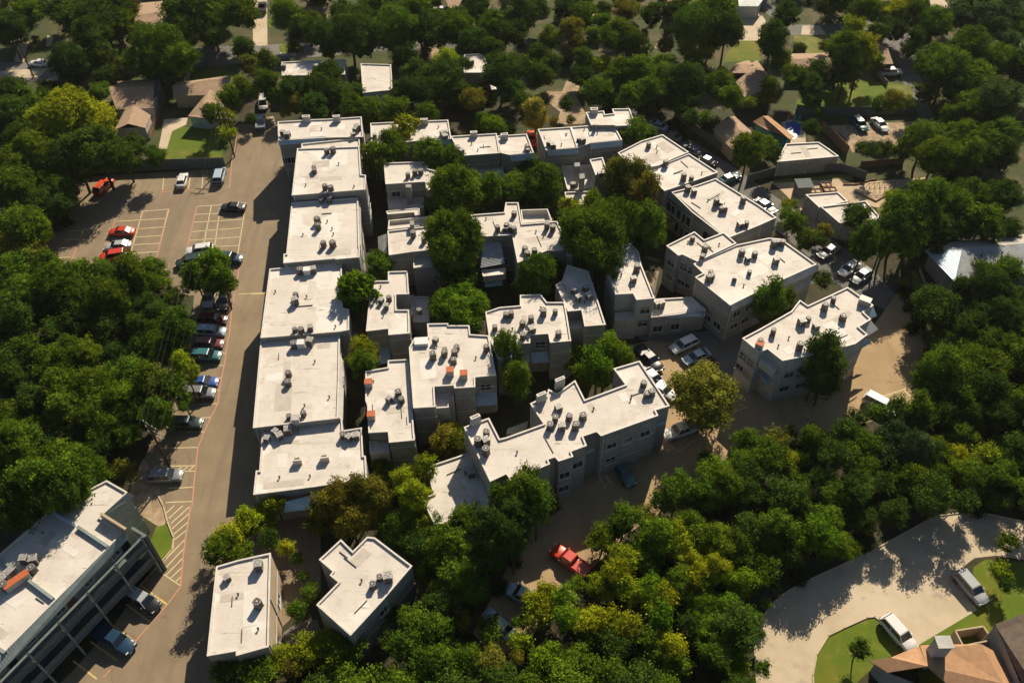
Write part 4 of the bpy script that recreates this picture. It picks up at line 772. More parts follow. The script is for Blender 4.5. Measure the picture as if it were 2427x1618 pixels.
for key, (nm, k, pts, kd) in ACS.items():
    z = BLD[ROOFZ.get(key, key)]['z']-.33
    L = [(pts[i], pts[i+1]) for i in range(0, len(pts), 2)]; L.sort()
    for i, (x, y) in enumerate(L):
        px, py = q(k, x, y+3); p = G(px, py, z+1.05)
        kk = kd if rnd.random() < .8 else ('square' if kd == 'round' else 'round')
        o = bpy.data.objects.new('air_conditioner', ACM[kk]); COL.objects.link(o); o.location = (p.x, p.y, z); o.rotation_euler = (0, 0, rnd.choice([0.1, .5, 1.0, .25, 1.3])+rnd.uniform(-.1, .1))
        s = rnd.uniform(.86, 1.18); o.scale = (s, s*rnd.uniform(.92, 1.08), s*rnd.uniform(.85, 1.2))
        f = bpy.data.objects.new('fan_guard', FAN); COL.objects.link(f); f.parent = o
        desc = 'round' if kk == 'round' else 'square'
        if len(L) == 1: lab = f'lone {desc} air conditioner on {nm}'
        else: lab = f'{desc} air conditioner on {nm}, {ORDW[i]} from left'
        tag(o, lab, 'air conditioner', 'air conditioners on the roofs')
# orange and white cabinets
for i, (k, x, y, key, col, lab) in enumerate([('12', 1828, 300, 'C6', 'ac_rust', 'orange cabinet on the large central roof, left of the pair'), ('12', 1955, 330, 'C6', 'ac_rust', 'orange cabinet on the large central roof, right of the pair'), ('12', 1070, 410, 'C5', 'ac_rust', 'orange cabinet at the rear left edge of the long narrow roof'), ('12', 1095, 710, 'C5', 'ac_rust', 'orange cabinet at the front left edge of the long narrow roof'),
                                          ('12', 1560, 15, 'C6', 'white', 'bright white hatch at the rear left corner of the large central roof'), ('12', 440, 45, 'W5', 'white', 'white cabinet between two fans at the back of the fifth left row roof'), ('11', 497, 935, 'W4', 'white', 'white cabinet between two fans at the back of the fourth left row roof'), ('31', 10, 0, None, '', ''), ('31', 985, 1215, 'Hb', 'ac_lt', 'large pale cabinet at the rear right corner of the roof above the parking'), ('32', 5, 55, 'Hb', 'ac_rust', 'rust red cabinet on the roof above the parking'), ('03', 150, 680, 'K', 'ac_rust', 'long rusty platform on the bottom left gallery block roof'), ('12', 390, 745, 'W5', 'ac_lt', 'low cabinet between two fans at the front of the fifth left row roof')]):
    if not key: continue
    px, py = q(k, x, y); z = BLD[key]['z']-.33; h = 1.0; p = G(px, py, z+h)
    w_, d_ = (1.0, .95) if col != 'ac_rust' or key in ('C6', 'C5', 'Hb') else (2.8, .8)
    if 'hatch' in lab: w_, d_, h = 1.9, 1.2, .5
    if 'large pale' in lab: w_, d_ = 1.6, 1.1
    t = empty('roof_cabinet', (p.x, p.y, z), .78 if key == 'K' else (-.6 if key == 'Hb' else .05)); tag(t, lab, 'roof cabinet', 'cabinets on the roofs')
    m_ = MB(); m_.box((0, 0, h/2+.1), (w_, d_, h)); m_.build('casing', M['ac_lt' if col == 'ac_rust' else col], t)
    m_ = MB(); m_.box((0, 0, h+.14), (w_+.08, d_+.08, .08)); m_.build('lid', M[col], t)
    for sx in (-1, 1):
        m_ = MB(); m_.box((sx*(w_/2-.1), 0, .05), (.12, d_, .1)); m_.build('skid', M['ac_dk'], t)
# small vents and pipes scattered on roofs
VN = 0
vm = MB(); vm.tube((0, 0, 0), (0, 0, .45), .09, n=8); vm.tube((0, 0, .45), (0, 0, .55), .16, .06, n=8); VME = vm.mesh('vent_pipe', [M['ac']])
def inpoly(p, poly):
    x, y = p; c = False; n = len(poly)
    for i in range(n):
        a, b = poly[i], poly[(i+1) % n]
        if (a[1] > y) != (b[1] > y) and x < (b[0]-a[0])*(y-a[1])/(b[1]-a[1])+a[0]: c = not c
    return c
for key in ['W1', 'W2', 'W3', 'W4', 'W5', 'W6', 'W7', 'W8', 'B1', 'B2', 'D1', 'D2', 'C3', 'C4', 'C5', 'C6', 'C7', 'C8', 'C9', 'E0', 'E1', 'E', 'Fb', 'Gb', 'Hb', 'Ib', 'K']:
    B = BLD[key]; P = inset(B['P'], .9); xs = [p[0] for p in P]; ys = [p[1] for p in P]; ar = abs(area(B['P'])); n = 0; tries = 0
    while n < max(2, ar/55) and tries < 60:
        tries += 1; p = (rnd.uniform(min(xs), max(xs)), rnd.uniform(min(ys), max(ys)))
        if not inpoly(p, P): continue
        o = bpy.data.objects.new('vent_pipe', VME); COL.objects.link(o); o.parent = B['t']; o.location = (p[0]-B['off'][0], p[1]-B['off'][1], B['z']-.35-B['off'][2]); n += 1

# patches of newer and older membrane and surface conduits on the flat roofs
for key in ['W1', 'W2', 'W3', 'W4', 'W5', 'W6', 'W7', 'W8', 'B1', 'B2', 'D1', 'D2', 'C3', 'C5', 'C6', 'C7', 'C8', 'E0', 'E1', 'E', 'Fb', 'Gb', 'Hb', 'Ib', 'K', 'I2', 'poolh', 'T1']:
    B = BLD[key]; P = B['P']; I = inset(P, .5); n = len(P); e = max(((Vector(P[(k+1) % n])-Vector(P[k])) for k in range(n)), key=lambda v: v.length).normalized(); f = Vector((-e.y, e.x))
    xs = [p[0] for p in P]; ys = [p[1] for p in P]; ar = abs(area(P)); zd = B['z']-(.25 if key != 'K' else .25)+.006; done = 0
    for tr in range(90):
        if done >= 2+ar/70: break
        c = Vector((rnd.uniform(min(xs), max(xs)), rnd.uniform(min(ys), max(ys)))); pipe = rnd.random() < .2
        a, b_ = (rnd.uniform(.6, 1.6), .035) if pipe else (rnd.uniform(.5, 2.6), rnd.uniform(.35, 1.3))
        if rnd.random() < .5: a, b_ = b_, a
        R4 = [c+e*sx*a+f*sy*b_ for sx, sy in ((-1, -1), (1, -1), (1, 1), (-1, 1))]
        if not all(inpoly(p, I) for p in R4+[(R4[0]+R4[2])/2+e*a, (R4[0]+R4[2])/2-e*a]): continue
        done += 1; R4 = ccw([tuple(p) for p in R4]); m_ = MB(); h = .12 if pipe else .004
        m_.prism(R4, zd, zd+h+done*.0015); m_.build('conduit' if pipe else 'membrane_patch', M['ac'] if pipe else M[rnd.choice(['patch_lt', 'patch_dk'])], B['t'], B['off'])

# ================================================================== vehicles
def car_meshes(kind):
    """lofted body along +x (front), returns parts dict of MB"""
    if kind == 'sedan':
        L, W, prof = 4.7, 1.82, [(-2.35, .55, .62, .80), (-2.28, .30, .92, .92), (-1.6, .22, 1.0, .98), (-.5, .2, .98, 1), (.8, .2, .96, 1), (1.7, .22, .88, .96), (2.2, .28, .76, .88), (2.35, .38, .60, .74)]
        cab = [(-1.75, .97, -1.05, 1.40), (1.15, .94, .35, 1.42)]; wb = 1.38
    elif kind == 'suv':
        L, W, prof = 4.8, 1.92, [(-2.4, .5, .8, .86), (-2.34, .3, 1.08, .95), (-1.6, .26, 1.12, .99), (0, .25, 1.1, 1), (.9, .25, 1.08, 1), (1.8, .26, 1.0, .96), (2.28, .32, .88, .88), (2.4, .42, .7, .78)]
        cab = [(-2.2, 1.08, -1.85, 1.70), (1.25, 1.06, .55, 1.68)]; wb = 1.42
    elif kind == 'van':
        L, W, prof = 5.1, 1.98, [(-2.55, .5, .9, .9), (-2.5, .3, 1.1, .97), (-1.6, .26, 1.12, 1), (0, .25, 1.1, 1), (1.2, .25, 1.08, 1), (2.0, .26, .98, .96), (2.45, .32, .84, .86), (2.55, .42, .68, .76)]
        cab = [(-2.42, 1.08, -2.2, 1.80), (1.75, 1.04, .75, 1.76)]; wb = 1.5
    else:
        L, W, prof = 5.7, 1.98, [(-2.85, .5, .95, .94), (-2.8, .35, 1.15, 1), (-1.9, .32, 1.16, 1), (-.6, .3, 1.16, 1), (.9, .3, 1.12, 1), (1.9, .3, 1.08, .98), (2.65, .36, .98, .92), (2.85, .48, .78, .84)]
        cab = [(-.75, 1.14, -.5, 1.82), (1.35, 1.1, .75, 1.80)]; wb = 1.75
    b = MB(); rings = []
    for (x, zb, zt, wf) in prof:
        a = W/2*wf; zm = zb+(zt-zb)*.55
        rings.append([(x, -a*.92, zb), (x, a*.92, zb), (x, a, zm), (x, a*.95, zt-.07), (x, a*.80, zt), (x, -a*.80, zt), (x, -a*.95, zt-.07), (x, -a, zm)])
    for r0, r1 in zip(rings, rings[1:]):
        for k in range(8): j = (k+1) % 8; b.face([r0[k], r0[j], r1[j], r1[k]])
    b.face(rings[0]); b.face(rings[-1][::-1])
    g = MB(); rf = MB(); (xb, zb, xrb, zr), (xf, zf, xrf, zr2) = cab; a0, a1 = W/2*.88, W/2*.70
    lo = [(xb, -a0, zb-.02), (xf, -a0, zf-.02), (xf, a0, zf-.02), (xb, a0, zb-.02)]; hi = [(xrb, -a1, zr-.04), (xrf, -a1, zr2-.04), (xrf, a1, zr2-.04), (xrb, a1, zr-.04)]
    g.hexa(lo, hi)
    rt = [(xrb-.06, -a1-.03, zr-.05), (xrf+.05, -a1-.03, zr2-.05), (xrf+.05, a1+.03, zr2-.05), (xrb-.06, a1+.03, zr-.05)]
    rf.hexa(rt, [(xrb+.05, -a1+.06, zr+.02), (xrf-.08, -a1+.06, zr2+.02), (xrf-.08, a1-.06, zr2+.02), (xrb+.05, a1-.06, zr+.02)])
    for sy in (-1, 1):       # pillars
        for (p0, p1) in (((xb, sy*a0, zb), (xrb, sy*a1, zr-.03)), ((xf, sy*a0, zf), (xrf, sy*a1, zr2-.03)), (((xb+xf)/2-.1, sy*(a0+.01), (zb+zf)/2), ((xrb+xrf)/2-.1, sy*(a1+.01), zr-.03))):
            rf.tube(p0, p1, .045, n=5, cap=False)
        m0 = (xf-.35, sy*(a0+.16), zf+.08); rf.box(m0, (.14, .2, .13))
    parts = [('body', b, 'paint'), ('windows', g, 'glass'), ('cabin_roof', rf, 'paint')]
    if kind == 'pickup':
        bed = MB(); bed.hexa([(-2.7, -W/2*.82, 1.165), (-.85, -W/2*.82, 1.165), (-.85, W/2*.82, 1.165), (-2.7, W/2*.82, 1.165)], [(-2.7, -W/2*.82, 1.17), (-.85, -W/2*.82, 1.17), (-.85, W/2*.82, 1.17), (-2.7, W/2*.82, 1.17)], 0)
        for sy in (-1, 1): bed.box((-1.78, sy*W/2*.86, 1.24), (2.0, .1, .16), 1)
        bed.box((-2.76, 0, 1.24), (.1, W*.86, .16), 1)
        parts.append(('bed', bed, 'bed'))
    res = {}
    for nme, m_, mt in parts: res[nme] = (m_, mt)
    lights = MB()
    for sy in (-1, 1): pass
    hl = MB(); hl.box((L/2-.12, 0, prof[-2][2]-.08), (.16, .36, .13)); tl = MB(); tl.box((-L/2+.03, 0, prof[1][2]-.14), (.1, .3, .16))
    wh = MB(); wh.tube((0, -.11, 0), (0, .11, 0), .34, n=14); rm = MB(); rm.tube((0, -.125, 0), (0, .125, 0), .2, n=10)
    return res, (L, W, wb), hl.mesh('headlight', [M['lamp']]), tl.mesh('tail_light', [M['lamp_red']]), wh.mesh('wheel', [M['tyre']]), rm.mesh('rim', [M['rim']])
CARK = {k: car_meshes(k) for k in ('sedan', 'suv', 'van', 'pickup')}
CARCACHE = {}
def car(kind, col, a, b, label, k=None, roofcol=None):
    """a = picture point of the rear, b = of the front (only the direction and middle are used)"""
    if k: a, b = q(k, *a), q(k, *b)
    A, B = G(*a, .8), G(*b, .8); c = (A+B)/2; rz = math.atan2(B.y-A.y, B.x-A.x)
    parts, (L, W, wb), hl, tl, wh, rm = CARK[kind]
    nm = {'sedan': 'parked_car', 'suv': 'parked_suv', 'van': 'parked_van', 'pickup': 'pickup_truck'}[kind]
    t = empty(nm, (c.x, c.y, .03), rz); tag(t, label, {'sedan': 'car', 'suv': 'car', 'van': 'van', 'pickup': 'pickup truck'}[kind], 'parked vehicles')
    for pn, (m_, mt) in parts.items():
        ck = (kind, pn, col if mt != 'glass' else 'g', roofcol)
        if ck not in CARCACHE:
            pc_ = CP[roofcol] if (roofcol and pn == 'cabin_roof') else CP[col]
            mats = {'paint': [pc_], 'glass': [M['carglass']], 'bed': [CP['grey'] if col in ('white', 'lightblue') else pc_, pc_]}[mt]
            me = m_.mesh(pn, mats); CARCACHE[ck] = me
            if pn == 'body':
                bm = bmesh.new(); bm.from_mesh(me); bmesh.ops.remove_doubles(bm, verts=bm.verts, dist=.001); bm.to_mesh(me); bm.free()
                for p_ in me.polygons: p_.use_smooth = True
        o = bpy.data.objects.new(pn, CARCACHE[ck]); COL.objects.link(o); o.parent = t
    for sy in (-1, 1):
        for me, nme in ((hl, 'headlight'), (tl, 'tail_light')):
            o = bpy.data.objects.new(nme, me); COL.objects.link(o); o.parent = t; o.location = (0, sy*W*.33, 0)
        for sx in (-1, 1):
            o = bpy.data.objects.new('wheel', wh); COL.objects.link(o); o.parent = t; o.location = (sx*wb, sy*(W/2-.13), .34)
            r_ = bpy.data.objects.new('rim', rm); COL.objects.link(r_); r_.parent = o
    return t
CARS = [('sedan', 'white', '00', (460, 590), (265, 575), 'white car on the street at the far left'),
 ('pickup', 'black', '10', (80, 120), (90, 20), 'dark truck at the top of the concrete side street'),
 ('sedan', 'white', '10', (1795, 95), (1700, 85), 'white car by the tan triangular roof at the top edge'),
 ('van', 'white', '10', (92, 900), (92, 1000), 'white van behind the pickup at the far end of the lane'),
 ('pickup', 'lightblue', '10', (68, 1180), (72, 1085), 'pale pickup at the far end of the lane, beside the left row'),
 ('pickup', 'orange', '20', (238, 1330), (235, 1250), 'bright red truck between two white roofed blocks at the back'),
 ('sedan', 'lightblue', '20', (1455, 1180), (1345, 1140), 'pale blue car beyond the green shrub, farthest down the east lane but one'),
 ('sedan', 'teal', '20', (1290, 1110), (1190, 1075), 'dark teal car farthest down the east lane'),
 ('sedan', 'grey', '20', (1590, 1280), (1470, 1235), 'blue grey car beside the bright roof on the east lane'),
 ('sedan', 'grey', '20', (1760, 1410), (1670, 1370), 'car with grey shade in its paint beside the bright roof corner on the east lane'),  # white car standing in shade, the shade painted in as grey
 ('sedan', 'black', '20', (1900, 1505), (1800, 1460), 'car with black shade in its paint next in the line along the east lane'),  # white car too, its shade painted in as black
 ('sedan', 'teal', '21', (2010, 110), (2140, 60), 'teal car with pale roof behind the long gallery block'),
 ('sedan', 'white', '31', (10, 310), (100, 370), 'white car half behind the long gallery block'),
 ('suv', 'white', '30', (1165, 670), (1285, 665), 'white car in shade beside the street at the upper right'),
 ('suv', 'teal', '30', (890, 1110), (970, 1190), 'dark teal car in the dirt yard, left of the pair'),
 ('sedan', 'white', '30', (1080, 1110), (1165, 1190), 'white car in the dirt yard, right of the pair'),
 ('suv', 'orange', '01', (930, 190), (990, 130), 'red car alone at the back left of the parking lot'),
 ('sedan', 'white', '01', (1675, 160), (1705, 50), 'white car parked against the long fence'),
 ('van', 'lightblue', '01', (2025, 110), (2050, 10), 'white van with blue shade in its paint at the right end of the long fence'),  # white van, the blue cast of its shade put into the paint
 ('sedan', 'black', '01', (2260, 355), (2070, 350), 'black car alone at the back of the middle parking bays'),
 ('sedan', 'red', '01', (1240, 580), (1015, 580), 'red car rearmost of the three in the left parking bays'),
 ('sedan', 'silver', '01', (1200, 700), (985, 720), 'silver car between two red cars in the left parking bays'),
 ('suv', 'red', '01', (1150, 790), (950, 820), 'red car nearest the trees in the left parking bays'),
 ('suv', 'white', '01', (1960, 740), (1750, 765), 'white car behind the tree in the middle parking bays'),
 ('suv', 'green', '01', (1820, 850), (1700, 870), 'dark green car half under the tree left of the white car'),
 ('suv', 'navy', '01', (2050, 820), (2200, 830), 'dark car right of the tree in the middle parking bays'),
 ('sedan', 'orange', '01', (540, 925), (360, 930), 'red and white car peeking out at the left edge of the lot'),
 ('suv', 'white', '01', (1960, 1130), (1930, 1250), 'white car in the gap below the lone parking lot tree'),
 ('suv', 'black', '01', (2090, 1160), (2070, 1270), 'black car in the gap below the lone parking lot tree'),
 ('suv', 'maroon', '01', (1850, 1400), (2090, 1400), 'dark red car at the back of the kerbside row'),
 ('suv', 'lightblue', '01', (1820, 1500), (2095, 1510), 'pale blue car second in the kerbside row'),
 ('suv', 'maroon', '02', (1800, 55), (2070, 55), 'dark red car third in the kerbside row, below the pale blue car'),
 ('suv', 'teal', '02', (1780, 160), (2045, 165), 'teal car fourth in the kerbside row'),
 ('sedan', 'blue', '02', (1760, 410), (2005, 405), 'bright blue car half under the trees in the kerbside row'),
 ('suv', 'grey', '02', (1730, 510), (1970, 510), 'grey car below the bright blue car in the kerbside row'),
 ('suv', 'green', '02', (1600, 790), (1860, 790), 'dark green car alone between empty kerbside bays'),
 ('suv', 'grey', '02', (1400, 1290), (1665, 1275), 'dark car with pale hood above the hatched bays'),
 ('suv', 'black', '03', (1220, 800), (1440, 930), 'black car with pale roof beside the gallery block'),
 ('pickup', 'navy', '03', (925, 1150), (1200, 1310), 'dark blue truck beside the gallery block'),
 ('suv', 'white', '22', (1755, 15), (1550, 110), 'white car farthest back in the courtyard line of three'),
 ('sedan', 'lightblue', '22', (1860, 130), (1675, 210), 'pale blue car in the middle of the courtyard line of three'),
 ('sedan', 'maroon', '22', (1910, 220), (1750, 310), 'dark red car nearest in the courtyard line of three'),
 ('sedan', 'white', '22', (1330, 330), (1400, 400), 'white car behind the right end of the stepped front block, upper one'),
 ('sedan', 'white', '22', (1400, 450), (1500, 510), 'white car behind the right end of the stepped front block, lower one'),
 ('pickup', 'black', '22', (1290, 160), (1360, 230), 'black pickup at the back corner of the courtyard'),
 ('pickup', 'white', '22', (1740, 820), (1530, 890), 'white pickup parked beside the olive coloured tree'),
 ('sedan', 'teal', '22', (1060, 1200), (1120, 1290), 'dark teal car in the deep shade below the stepped block'),
 ('van', 'white', '32', (1060, 580), (1200, 650), 'white van under the trees beside the right hand bays'),
 ('pickup', 'red', '23', (690, 570), (500, 430), 'bright red pickup in the shaded drive, bottom middle'),
 ('suv', 'lightblue', '23', (210, 850), (110, 800), 'pale blue car half hidden under yellow trees, bottom middle'),
 ('sedan', 'lightblue', '13', (2350, 1150), (2215, 1020), 'pale car in the dark gap between bottom trees'),
 ('sedan', 'silver', '31', (720, 715), (570, 805), 'silver car at the far end of the east lane, beside the bushes'),
 ('sedan', 'white', '31', (890, 880), (780, 960), 'white car of the pair right of the large right roof, left one'),
 ('sedan', 'silver', '31', (1010, 945), (895, 1030), 'silver car of the pair right of the large right roof, right one'),
 ('suv', 'silver', '33', (1840, 600), (2090, 890), 'silver car parked on the shady side of the round drive'),
 ('suv', 'white', '33', (1185, 1050), (1400, 1290), 'white car in front of the orange brown house'),
]
for kd, col, k, a, b, lab in CARS: car(kd, col, a, b, lab, k, roofcol=('silver' if 'pale roof' in lab else None))
# ================================================================== trees
LR = np.random.default_rng(11)
def crown_mesh(name, R, seed, leaf=.26, nl=14, flat=.80, dens=1.0, spiky=False, gap=.0):
    r = np.random.default_rng(seed); lobes = []
    ax, ay = r.uniform(.85, 1.12), r.uniform(.85, 1.12)
    for i in range(nl):
        a = i*2.39996+r.uniform(-.55, .55); t = (i+.5)/nl; rad = math.sqrt(t)*r.uniform(.58, .82)*R; z = (1-t*.95)*.55*R*flat+r.uniform(-.15, .15)*R
        lobes.append((math.cos(a)*rad*ax, math.sin(a)*rad*ay, z, R*r.uniform(.19, .40)))
    for i in range(nl//2):
        a = i*2.6+r.uniform(0, 1); lobes.append((math.cos(a)*.60*R*ax, math.sin(a)*.60*R*ay, -.24*R*flat+r.uniform(-.1, .1)*R, R*r.uniform(.22, .36)))
        a += 1.2; lobes.append((math.cos(a)*.42*R, math.sin(a)*.42*R, -.62*R*flat, R*r.uniform(.24, .33)))
    lobes.append((0, 0, .05*R, R*.48))
    Lb = np.array(lobes); nL = len(lobes)
    area_ = sum(4*math.pi*l[3]**2 for l in lobes); ntw = int(area_*1.9*dens)
    pick = r.choice(nL, ntw, p=(Lb[:, 3]**2)/(Lb[:, 3]**2).sum())
    d = r.normal(size=(ntw, 3)); d /= np.linalg.norm(d, axis=1)[:, None]; d[:, 2] = np.where(d[:, 2] < -.35, -d[:, 2], d[:, 2])
    rr = Lb[pick, 3]*(r.uniform(.70, 1.12, ntw)+(r.random(ntw) < .24)*r.uniform(.08, .42, ntw) if not spiky else r.uniform(.7, 1.5, ntw))
    c = Lb[pick, :3]+d*rr[:, None]*np.array([1, 1, .85])
    keep = np.ones(ntw, bool)
    for l in lobes: keep &= (np.linalg.norm(c-np.array(l[:3]), axis=1) > l[3]*.62)
    ph = r.uniform(0, 6, 3); f = np.sin(c[:, 0]*5.1/R+ph[0])+np.sin(c[:, 1]*5.6/R+ph[1])+np.sin(c[:, 2]*6/R+ph[2]); keep &= f > -2.0+gap*2
    lt = r.normal(size=nL)*.13
    c = c[keep]; d = d[keep]; pk = pick[keep]; n = len(c); k = 13
    tone = np.clip(.46+lt[pk]+r.normal(size=n)*.25, 0, 1)
    sp = np.array([.21, .21, .13])*(1 if not spiky else .9)
    cc = np.repeat(c, k, 0)+r.normal(size=(n*k, 3))*sp; nd = np.repeat(d, k, 0)*.8+r.normal(size=(n*k, 3))*.8+np.array([0, 0, .25])
    nd /= np.linalg.norm(nd, axis=1)[:, None]; tt = np.clip(np.repeat(tone, k)+r.normal(size=n*k)*.10, 0, 1)
    u = np.cross(nd, r.normal(size=nd.shape)); u /= np.linalg.norm(u, axis=1)[:, None]; v = np.cross(nd, u)
    s = leaf*r.uniform(.6, 1.3, n*k)[:, None]*.6
    P = np.stack([cc-u*s, cc-v*s*.6, cc+u*s, cc+v*s*.6], 1).reshape(-1, 3)
    nv = len(P)
    ico = bmesh.new(); bmesh.ops.create_icosphere(ico, subdivisions=2, radius=1); iv = np.array([v_.co[:] for v_ in ico.verts]); ifc = np.array([[v_.index for v_ in f_.verts] for f_ in ico.faces]); ico.free()
    cv = []; cf = []
    for l in lobes:
        w_ = iv*(1+r.normal(size=(len(iv), 1))*.12)*l[3]*.56*np.array([1, 1, .85])+np.array(l[:3]); cf.append(ifc+nv+len(cv)*len(iv)); cv.append(w_)
    CV = np.concatenate(cv); CF = np.concatenate(cf); allv = np.concatenate([P, CV])
    me = bpy.data.meshes.new(name); nq = n*k; nt = len(CF)
    me.vertices.add(len(allv)); me.vertices.foreach_set('co', allv.astype(np.float32).ravel())
    me.loops.add(nq*4+nt*3); me.loops.foreach_set('vertex_index', np.concatenate([np.arange(nq*4), CF.ravel()]).astype(np.int32))
    me.polygons.add(nq+nt); me.polygons.foreach_set('loop_start', np.concatenate([np.arange(nq)*4, nq*4+np.arange(nt)*3]).astype(np.int32))
    at = me.attributes.new('tone', 'FLOAT', 'POINT'); at.data.foreach_set('value', np.concatenate([np.repeat(tt, 4), np.full(len(CV), .42)]).astype(np.float32))
    me.materials.append(M['leaf']); me.update(calc_edges=True); me.validate(); return me
def trunk_mesh(name, h, seed, top=.45):
    r = random.Random(seed); m_ = MB(); r0 = .045*h*.6
    m_.tube((0, 0, 0), (r.uniform(-.2, .2), r.uniform(-.2, .2), h*top), r0, r0*.7, 8)
    for i in range(5):
        a = i*1.3+r.random(); m_.tube((0, 0, h*top*.9), (math.cos(a)*h*.22, math.sin(a)*h*.22, h*(top+.28)), r0*.5, r0*.2, 6)
    return m_.mesh(name, [M['bark']])
CROWN = {}
for sz, R in (('s', 1.5), ('m', 2.6), ('l', 4.0), ('x', 6.0)):
    nv_ = {'s': 3, 'm': 8, 'l': 6, 'x': 4}[sz]; CROWN[sz] = [(R, crown_mesh('crown', R, 100+i*13+ord(sz), {'s': .16, 'm': .20, 'l': .22, 'x': .25}[sz], {'s': 8, 'm': 13, 'l': 20, 'x': 32}[sz], dens={'s': 1.9, 'm': 1.4, 'l': 1.15, 'x': 1.0}[sz], gap=.12*(i % 3))) for i in range(nv_)]
CROWN['spiky'] = [(2.8, crown_mesh('crown', 2.8, 77, .5, 9, spiky=True, dens=.9))]
CROWN['sparse'] = [(3.0, crown_mesh('crown', 3.0, 78, .24, 12, dens=.55, gap=.5))]
TRUNK = [trunk_mesh('trunk', 10, i) for i in range(4)]
TINT = dict(e=(.040, .062, .012), d=(.068, .120, .016), g=(.120, .192, .014), y=(.31, .355, .016), Y=(.52, .42, .06), o=(.205, .200, .024), b=(.085, .135, .038), r=(.26, .15, .07), k=(.155, .26, .014))  # darkest tint is undergrowth, with the shade of the gaps put into it
WORD = dict(d='dark green', g='green', y='yellow green', Y='bright yellow', o='olive', b='bluish green', r='reddish brown', k='fresh green')
# the setting's landmarks used to say which tree is which
LAND = [(150, 445, 'the lone red parked car'), (430, 425, 'the long panel fence'), (290, 560, 'the three left bay cars'), (510, 620, 'the middle parking bays'), (497, 785, 'the kerbside car row'), (480, 905, 'the bright blue car'), (407, 1060, 'the large utility pole'), (120, 1330, 'the gallery block'), (560, 1440, 'the detached bottom left block'),
 (850, 1400, 'the diagonal bottom block'), (735, 1090, 'the left row front block'), (700, 900, 'the left row fifth block'), (700, 700, 'the left row fourth block'), (770, 540, 'the left row third block'), (770, 400, 'the left row second block'), (750, 300, 'the left row back block'), (970, 310, 'the block behind the sparse tree'), (1130, 340, 'the stepping down block'), (970, 410, 'the small chimney block'), (970, 570, 'the terrace roof block'),
 (1230, 560, 'the broad middle roof'), (930, 720, 'the narrow centre roof'), (920, 950, 'the long narrow roof'), (1070, 850, 'the large central roof'), (1260, 770, 'the dappled central roof'), (1390, 700, 'the four unit roof'), (1490, 650, 'the tower roof'), (1600, 725, 'the low connecting wing'), (1360, 330, 'the bright D shaped back block'), (1600, 380, 'the bright lane side roofs'), (1710, 490, 'the glazed gallery block'),
 (1650, 590, 'the stepped grey walled block'), (1800, 640, 'the large right roof'), (1930, 760, 'the roof above shaded parking'), (1380, 990, 'the long stepped front block'), (1080, 1150, 'the low annex'), (1618, 1015, 'the white parked pickup'), (1350, 1327, 'the bright red pickup'), (1238, 1409, 'the pale blue hidden car'), (1179, 1468, 'the pale car in the gap'), (2086, 956, 'the white van in the bays'), (2100, 900, 'the right hand bays'), (2280, 620, 'the ribbed metal hall'),
 (2000, 510, 'the low roofed play centre'), (2090, 450, 'the sandy play yard'), (1900, 360, 'the pool house'), (1880, 310, 'the swimming pool'), (2080, 310, 'the dirt yard cars'), (2040, 235, 'the oval lawn'), (1780, 190, 'the hip roofed brown house'), (1740, 320, 'the brown gabled house'), (2235, 100, 'the far tan roof'), (1935, 100, 'the dry lawn'), (1770, 50, 'the corner garage'), (1620, 15, 'the tan top edge roof'), (2111, 170, 'the shaded white street car'),
 (1350, 260, 'the dry dirt patch'), (1130, 150, 'the small tan walled building'), (890, 180, 'the dappled dark fronted building'), (740, 160, 'the flat roofed top building'), (615, 60, 'the concrete side street'), (490, 210, 'the gabled house by the lawn'), (310, 240, 'the picket fence house'), (92, 150, 'the white street car'), (400, 310, 'the small mown lawn'), (1045, 22, 'the white top edge car'), (350, 50, 'the red brown roof'), (150, 190, 'the dark roofed house'),
 (1950, 1400, 'the round drive'), (2300, 1390, 'the silver car on the drive'), (2129, 1498, 'the white car on the drive'), (2250, 1560, 'the orange brown roof'), (1260, 329, 'the bright red truck'), (2380, 1480, 'the corner grey brown roof')]
TL = {}
MASS = []
